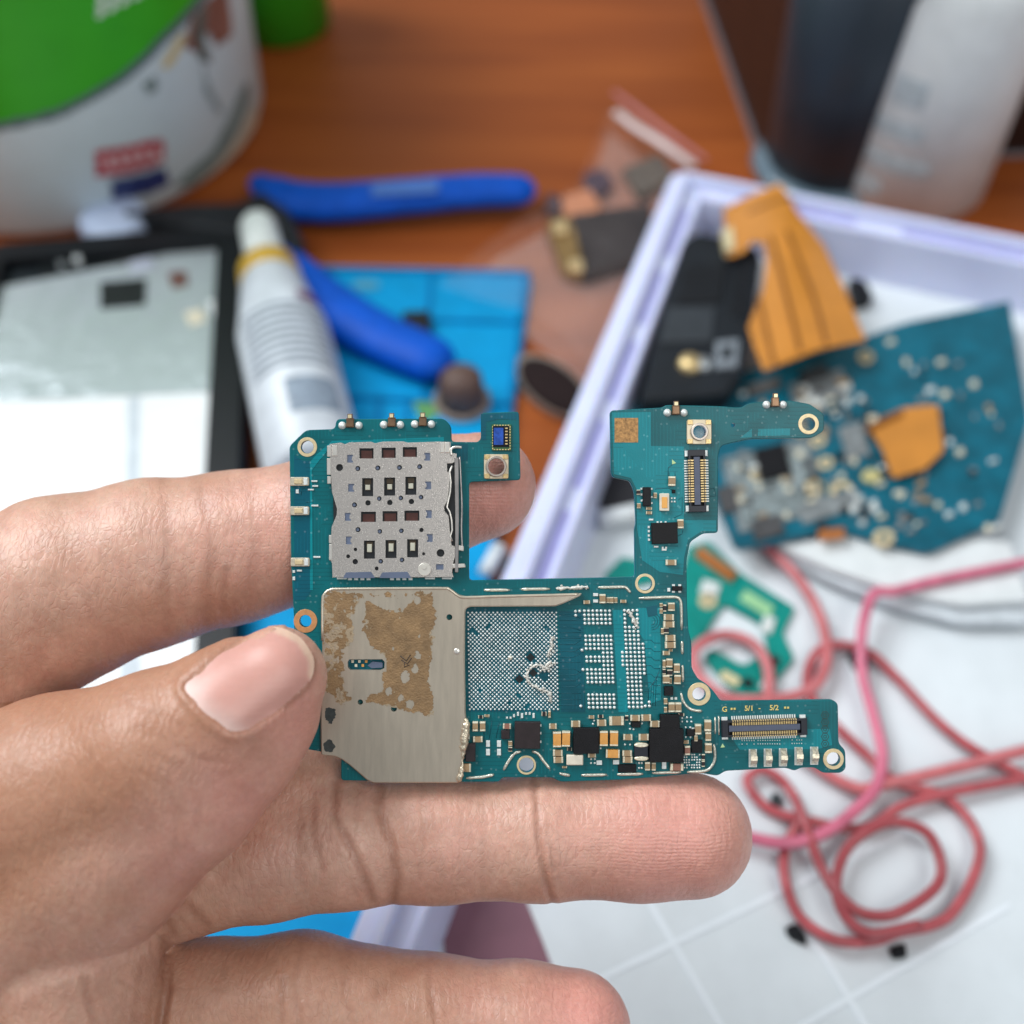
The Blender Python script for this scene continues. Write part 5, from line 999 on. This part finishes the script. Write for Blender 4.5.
b = MB().tube([G(600, 520, .75), G(650, 510, .75)], .22, 14); obj('white_plug', b, wht, label='short white plastic pin below the black foam scrap', category='pin')
bit('teal_scrap', [(604, 574), (622, 556), (648, 560), (660, 580), (610, 590)], .422, .12, green, 'small torn teal board scrap seen just above the solder fence', 'scrap')
obj('yellow_strip', MB().prism(gp([(820, 240), (960, 266), (960, 284), (828, 257)], .7), .422, .7, ch=.03), M('yellow_plastic', (226, 200, 100), .45), label='yellow plastic strip lying by the far wall of the tray', category='strip')
bit('black_clip', [(850, 276), (866, 280), (874, 296), (856, 300)], .422, .4, blk, 'black clip on the tray floor beside the wide amber ribbon', 'clip')
# ---- bits on the bare wood between mat and tray
ov = root('lens_cover', G(553, 384), 'dark oval lens cover with a pale metal edge on the wood', 'lens cover')
oval = lambda k, h: gp([(553 + math.cos(a) * 42 * k * math.cos(.62) - math.sin(a) * 21 * k * math.sin(.62), 384 + math.cos(a) * 42 * k * math.sin(.62) + math.sin(a) * 21 * k * math.cos(.62)) for a in np.linspace(0, 2 * PI, 36, endpoint=False)], h)
obj('metal_edge', MB().prism(oval(1.08, .3), .003, .3, ch=.05), M('aged_silver', (150, 138, 128), .35, .6), ov); obj('glass', MB().prism(oval(.92, .4), .301, .42, ch=.06), M('dark_glass', (34, 20, 20), .4, 0, .2, 2, spec=.2), ov)
b = MB().tube([G(486, 574, .35), G(500, 548, .35)], .2, 12); obj('white_bead', b, wht, label='short white tube by the edge of the blue mat, seen under the index fingertip', category='tube')
bit('dark_scrap', [(502, 558), (518, 548), (526, 566), (508, 580)], .003, .2, M('dark_brown_bit', (52, 36, 32), .6), 'dark brown scrap on the wood next to the white tube', 'scrap')
# ---- zip bag with parts
film = bpy.data.materials.new('clear_film'); film.use_nodes = True; fb = film.node_tree.nodes['Principled BSDF']; fb.inputs['Base Color'].default_value = lin((232, 208, 202)) + (1,); fb.inputs['Roughness'].default_value = .14; fb.inputs['Alpha'].default_value = .028; fb.inputs['Specular IOR Level'].default_value = .3
film2 = film.copy(); film2.name = 'clear_film_back'; film2.node_tree.nodes['Principled BSDF'].inputs['Alpha'].default_value = .12
bag = root('zip_bag', G(580, 240), 'clear pinkish plastic zip bag holding small black and gold parts', 'plastic bag')
BP = [(438, 258), (470, 236), (500, 214), (545, 190), (578, 168), (598, 128), (612, 90), (640, 112), (700, 162), (668, 208), (640, 262), (604, 350), (586, 340), (556, 318), (530, 298), (484, 276)]
zb = lambda s: (lambda x, y: .1 + s * (.26 + .32 * float(vnoise(x * .9, y * .9, 31)) + .22 * float(vnoise(x * 2.6, y * 2.6, 33))))
for s, nm in ((1, 'front_film'), (.08, 'back_film')):
    ribbon(nm, [(x, y) for x, y in BP], zb(s * 1.6), film if s == 1 else film2, th=.008, parent=bag)
obj('zip_strip', MB().tube([G(x, y, 1.0) for x, y in ((616, 112), (634, 126), (660, 142), (694, 166))], .16, 8, flat=.5), M('zip_white', (232, 214, 214), .35, 0, .05, 2), bag)
obj('red_zip_line', MB().tube([G(x, y, 1.0) for x, y in ((614, 92), (636, 108), (662, 128), (706, 160))], .1, 8, flat=.5), M('zip_pink', (196, 122, 122), .4), bag)
k = root('black_connector_block', G(610, 238), 'black rectangular block with gold contacts inside the zip bag', 'electronic part')
slab('block', [(570, 214), (650, 202), (660, 252), (582, 276)], .13, .5, blk, k, .1, .05); slab('gold_bracket', [(546, 222), (568, 214), (590, 262), (580, 276), (562, 270)], .13, .5, M('dull_gold', (150, 118, 58), .35, .7, .4, 4), k, .1, .04)
for x, y in ((560, 226), (576, 264)): slab('gold_tab', [(x - 8, y - 4), (x + 6, y - 6), (x + 8, y + 5), (x - 6, y + 6)], .5, .62, gold, k, .05, .02)
for nm, pts, m, lb, ct in (('purple_flake', [(584, 172), (604, 168), (614, 182), (600, 194), (584, 186)], M('purple_flake', (62, 44, 66), .4, .1, .3, 4), 'dark purple component flake at the top of the parts in the zip bag', 'component'), ('orange_flake', [(562, 196), (590, 188), (602, 206), (586, 218), (564, 214)], M('peach_flake', (204, 132, 92), .45), 'peach coloured patch of film inside the zip bag', 'component'),
                           ('grey_part', [(622, 168), (660, 152), (674, 176), (640, 196)], M('olive_grey', (92, 86, 78), .5, .1, .35, 3), 'grey olive part under the zip of the clear bag', 'component'), ('dark_part', [(546, 192), (562, 196), (560, 212), (546, 208)], M('dark_flake', (70, 52, 62), .45), 'small dull dark flake at the left inside the zip bag', 'component')): slab(nm, pts, .13, .4, m, None, .08, .03, label=lb, category=ct)
# ---- upper right: box standing in for a dark reflection, cup, bottle
bx_ = root('reflection_box', G(780, 90), 'dark brown box standing in for a dark reflection behind the dark cup', 'box'); slab('box_body', [(716, 36), (764, 166), (900, 120), (880, -80), (690, -60)], .02, .04, M('dark_brown_fill', (52, 30, 24), .5, 0, .2, .5), bx_, .1, 0) if 0 else None
base = [tuple(G(x, y)[:2]) for x, y in ((718, 36), (764, 166))]; pA, pB = Vector(base[0]), Vector(base[1]); dr = (pA - pB).normalized(); pA = pB + dr * 11; nr = Vector((-dr.y, dr.x)); nr = -nr if nr.x < 0 else nr
q4 = [tuple(pB), tuple(pA), tuple(pA + nr * 9), tuple(pB + nr * 9)]
obj('box_body', MB().prism(fillet(q4, .3), .003, 7, ch=.1), M('dark_brown_fill', (36, 21, 18), .45, 0, .2, .5, stretch=(1, 1, .2)), bx_); obj('base_trim', MB().prism(offset(fillet(q4, .3), -.12), .003, .14, [offset(fillet(q4, .3), .02)], ch=.03), M('grey_trim', (120, 116, 122), .4, .2), bx_)
cc_ = G(824, 168); cup = root('dark_cup', (cc_.x, cc_.y, 0), 'dark blue grey plastic cup with a clear base at the upper right', 'cup')
obj('cup_wall', MB().lathe([(0, .35), (1.75, .35), (1.85, .5), (2.25, 9), (2.12, 9), (1.7, .7), (0, .6)], 48, (cc_.x, cc_.y, 0)), M('slate_cup', (36, 47, 58), .4, 0, .25, .8, stretch=(1, 1, .15)), cup); obj('cup_base', MB().lathe([(0, .003), (2.2, .003), (2.3, .15), (2.1, .36), (1.7, .4)], 48, (cc_.x, cc_.y, 0)), M('clear_blue_base', (96, 116, 130), .15, 0, .1, 1, coat=.5), cup); obj('cup_rim', MB().lathe([(2.2, 8.8), (2.34, 8.9), (2.34, 9.1), (2.1, 9.1)], 48, (cc_.x, cc_.y, 0)), M('cup_rim_grey', (96, 112, 122), .3), cup)
w0 = G(904, 178); wb_ = root('white_bottle', (w0.x, w0.y, 0), 'white round bottle with faded grey print standing behind the tray', 'bottle')
obj('bottle_body', MB().lathe([(0, .003), (2.2, .003), (2.35, .15), (2.35, 6.2), (2.0, 7.0), (1.0, 7.6), (.8, 8.2), (0, 8.2)], 48, (w0.x, w0.y, 0)), wht, wb_); obj('bottle_cap', MB().lathe([(.95, 8.2), (.95, 9.6), (.85, 9.7), (0, 9.7)], 32, (w0.x, w0.y, 0)), M('pale_cap_white', (214, 226, 220), .4), wb_)
for a0_, a1_, z0_, z1_ in ((-2.6, -1.9, 2.6, 3.1), (-2.5, -1.7, 1.6, 2.1), (-2.4, -2.0, 3.6, 4.4), (-2.7, -2.2, .7, 1.2)):
    obj('faded_print', MB().lathe([(2.352, z0_), (2.36, z0_ + .05), (2.36, z1_ - .05), (2.352, z1_)], 14, (w0.x, w0.y, 0), arc=(a0_, a1_)), M('faded_grey_print', (186, 198, 204), .4, 0, .3, 3), wb_)
# ================================================================ light and camera
W_ = bpy.data.worlds.new('World'); SC.world = W_; W_.use_nodes = True; nt = W_.node_tree; bg = nt.nodes['Background']
tc = nt.nodes.new('ShaderNodeTexCoord'); sp = nt.nodes.new('ShaderNodeSeparateXYZ'); rp = nt.nodes.new('ShaderNodeValToRGB'); mr = nt.nodes.new('ShaderNodeMapRange'); mr.inputs['From Min'].default_value = -1
nt.links.new(tc.outputs['Generated'], sp.inputs['Vector']); nt.links.new(sp.outputs['Z'], mr.inputs['Value']); nt.links.new(mr.outputs['Result'], rp.inputs['Fac']); nt.links.new(rp.outputs['Color'], bg.inputs['Color'])
e = rp.color_ramp.elements; e[0].position = .35; e[0].color = (.13, .115, .11, 1); e[1].position = .8; e[1].color = (.88, .95, 1.0, 1); bg.inputs['Strength'].default_value = .34
nw = nt.nodes.new('ShaderNodeTexNoise'); nw.inputs['Scale'].default_value = 1.7; nw.inputs['Detail'].default_value = 2; nt.links.new(tc.outputs['Generated'], nw.inputs['Vector']); rw = nt.nodes.new('ShaderNodeMapRange'); rw.inputs['From Min'].default_value = .35; rw.inputs['From Max'].default_value = .65; rw.inputs['To Min'].default_value = .45; rw.inputs['To Max'].default_value = 1.55
nt.links.new(nw.outputs['Fac'], rw.inputs['Value']); mw = nt.nodes.new('ShaderNodeMix'); mw.data_type = 'RGBA'; mw.blend_type = 'MULTIPLY'; mw.inputs['Factor'].default_value = 1; nt.links.new(rp.outputs['Color'], mw.inputs['A']); nt.links.new(rw.outputs['Result'], mw.inputs['B']); nt.links.new(mw.outputs['Result'], bg.inputs['Color'])
def area(name, loc, target, sx, sy, L_, col):
    l = bpy.data.lights.new(name, 'AREA'); l.shape = 'RECTANGLE'; l.size = sx; l.size_y = sy; l.energy = L_ * PI * sx * sy; l.color = col
    o = bpy.data.objects.new(name, l); COL.objects.link(o); o.location = loc; o.rotation_euler = (Vector(target) - Vector(loc)).to_track_quat('-Z', 'Y').to_euler(); return o
area('window_light', (-42, 34, 66), (0, 14, 4), 50, 40, 9.0, (.95, .98, 1))
area('ceiling_light', (36, -24, 80), (0, 14, 6), 50, 40, 3.4, (1, .97, .93))
area('far_window', (-15, 95, 60), (-3, 18, 2), 60, 40, .35, (.92, .97, 1))
cam = bpy.data.cameras.new('camera'); co = bpy.data.objects.new('camera', cam); COL.objects.link(co); co.location = CAM; co.rotation_euler = (PI / 2 - TH, 0, 0)
cam.sensor_width = 36; cam.sensor_fit = 'HORIZONTAL'; cam.lens = 36 * F / 1024; cam.clip_start = .1; cam.clip_end = 1000
cam.dof.use_dof = True; cam.dof.focus_distance = D - .05; cam.dof.aperture_fstop = .118; SC.camera = co
SC.render.engine = 'CYCLES'; SC.cycles.use_denoising = True; SC.cycles.max_bounces = 8; SC.cycles.transparent_max_bounces = 12
SC.view_settings.view_transform = 'Standard'; SC.view_settings.look = 'None'; SC.view_settings.gamma = 1; SC.view_settings.exposure = .2; SC.view_settings.use_curve_mapping = False
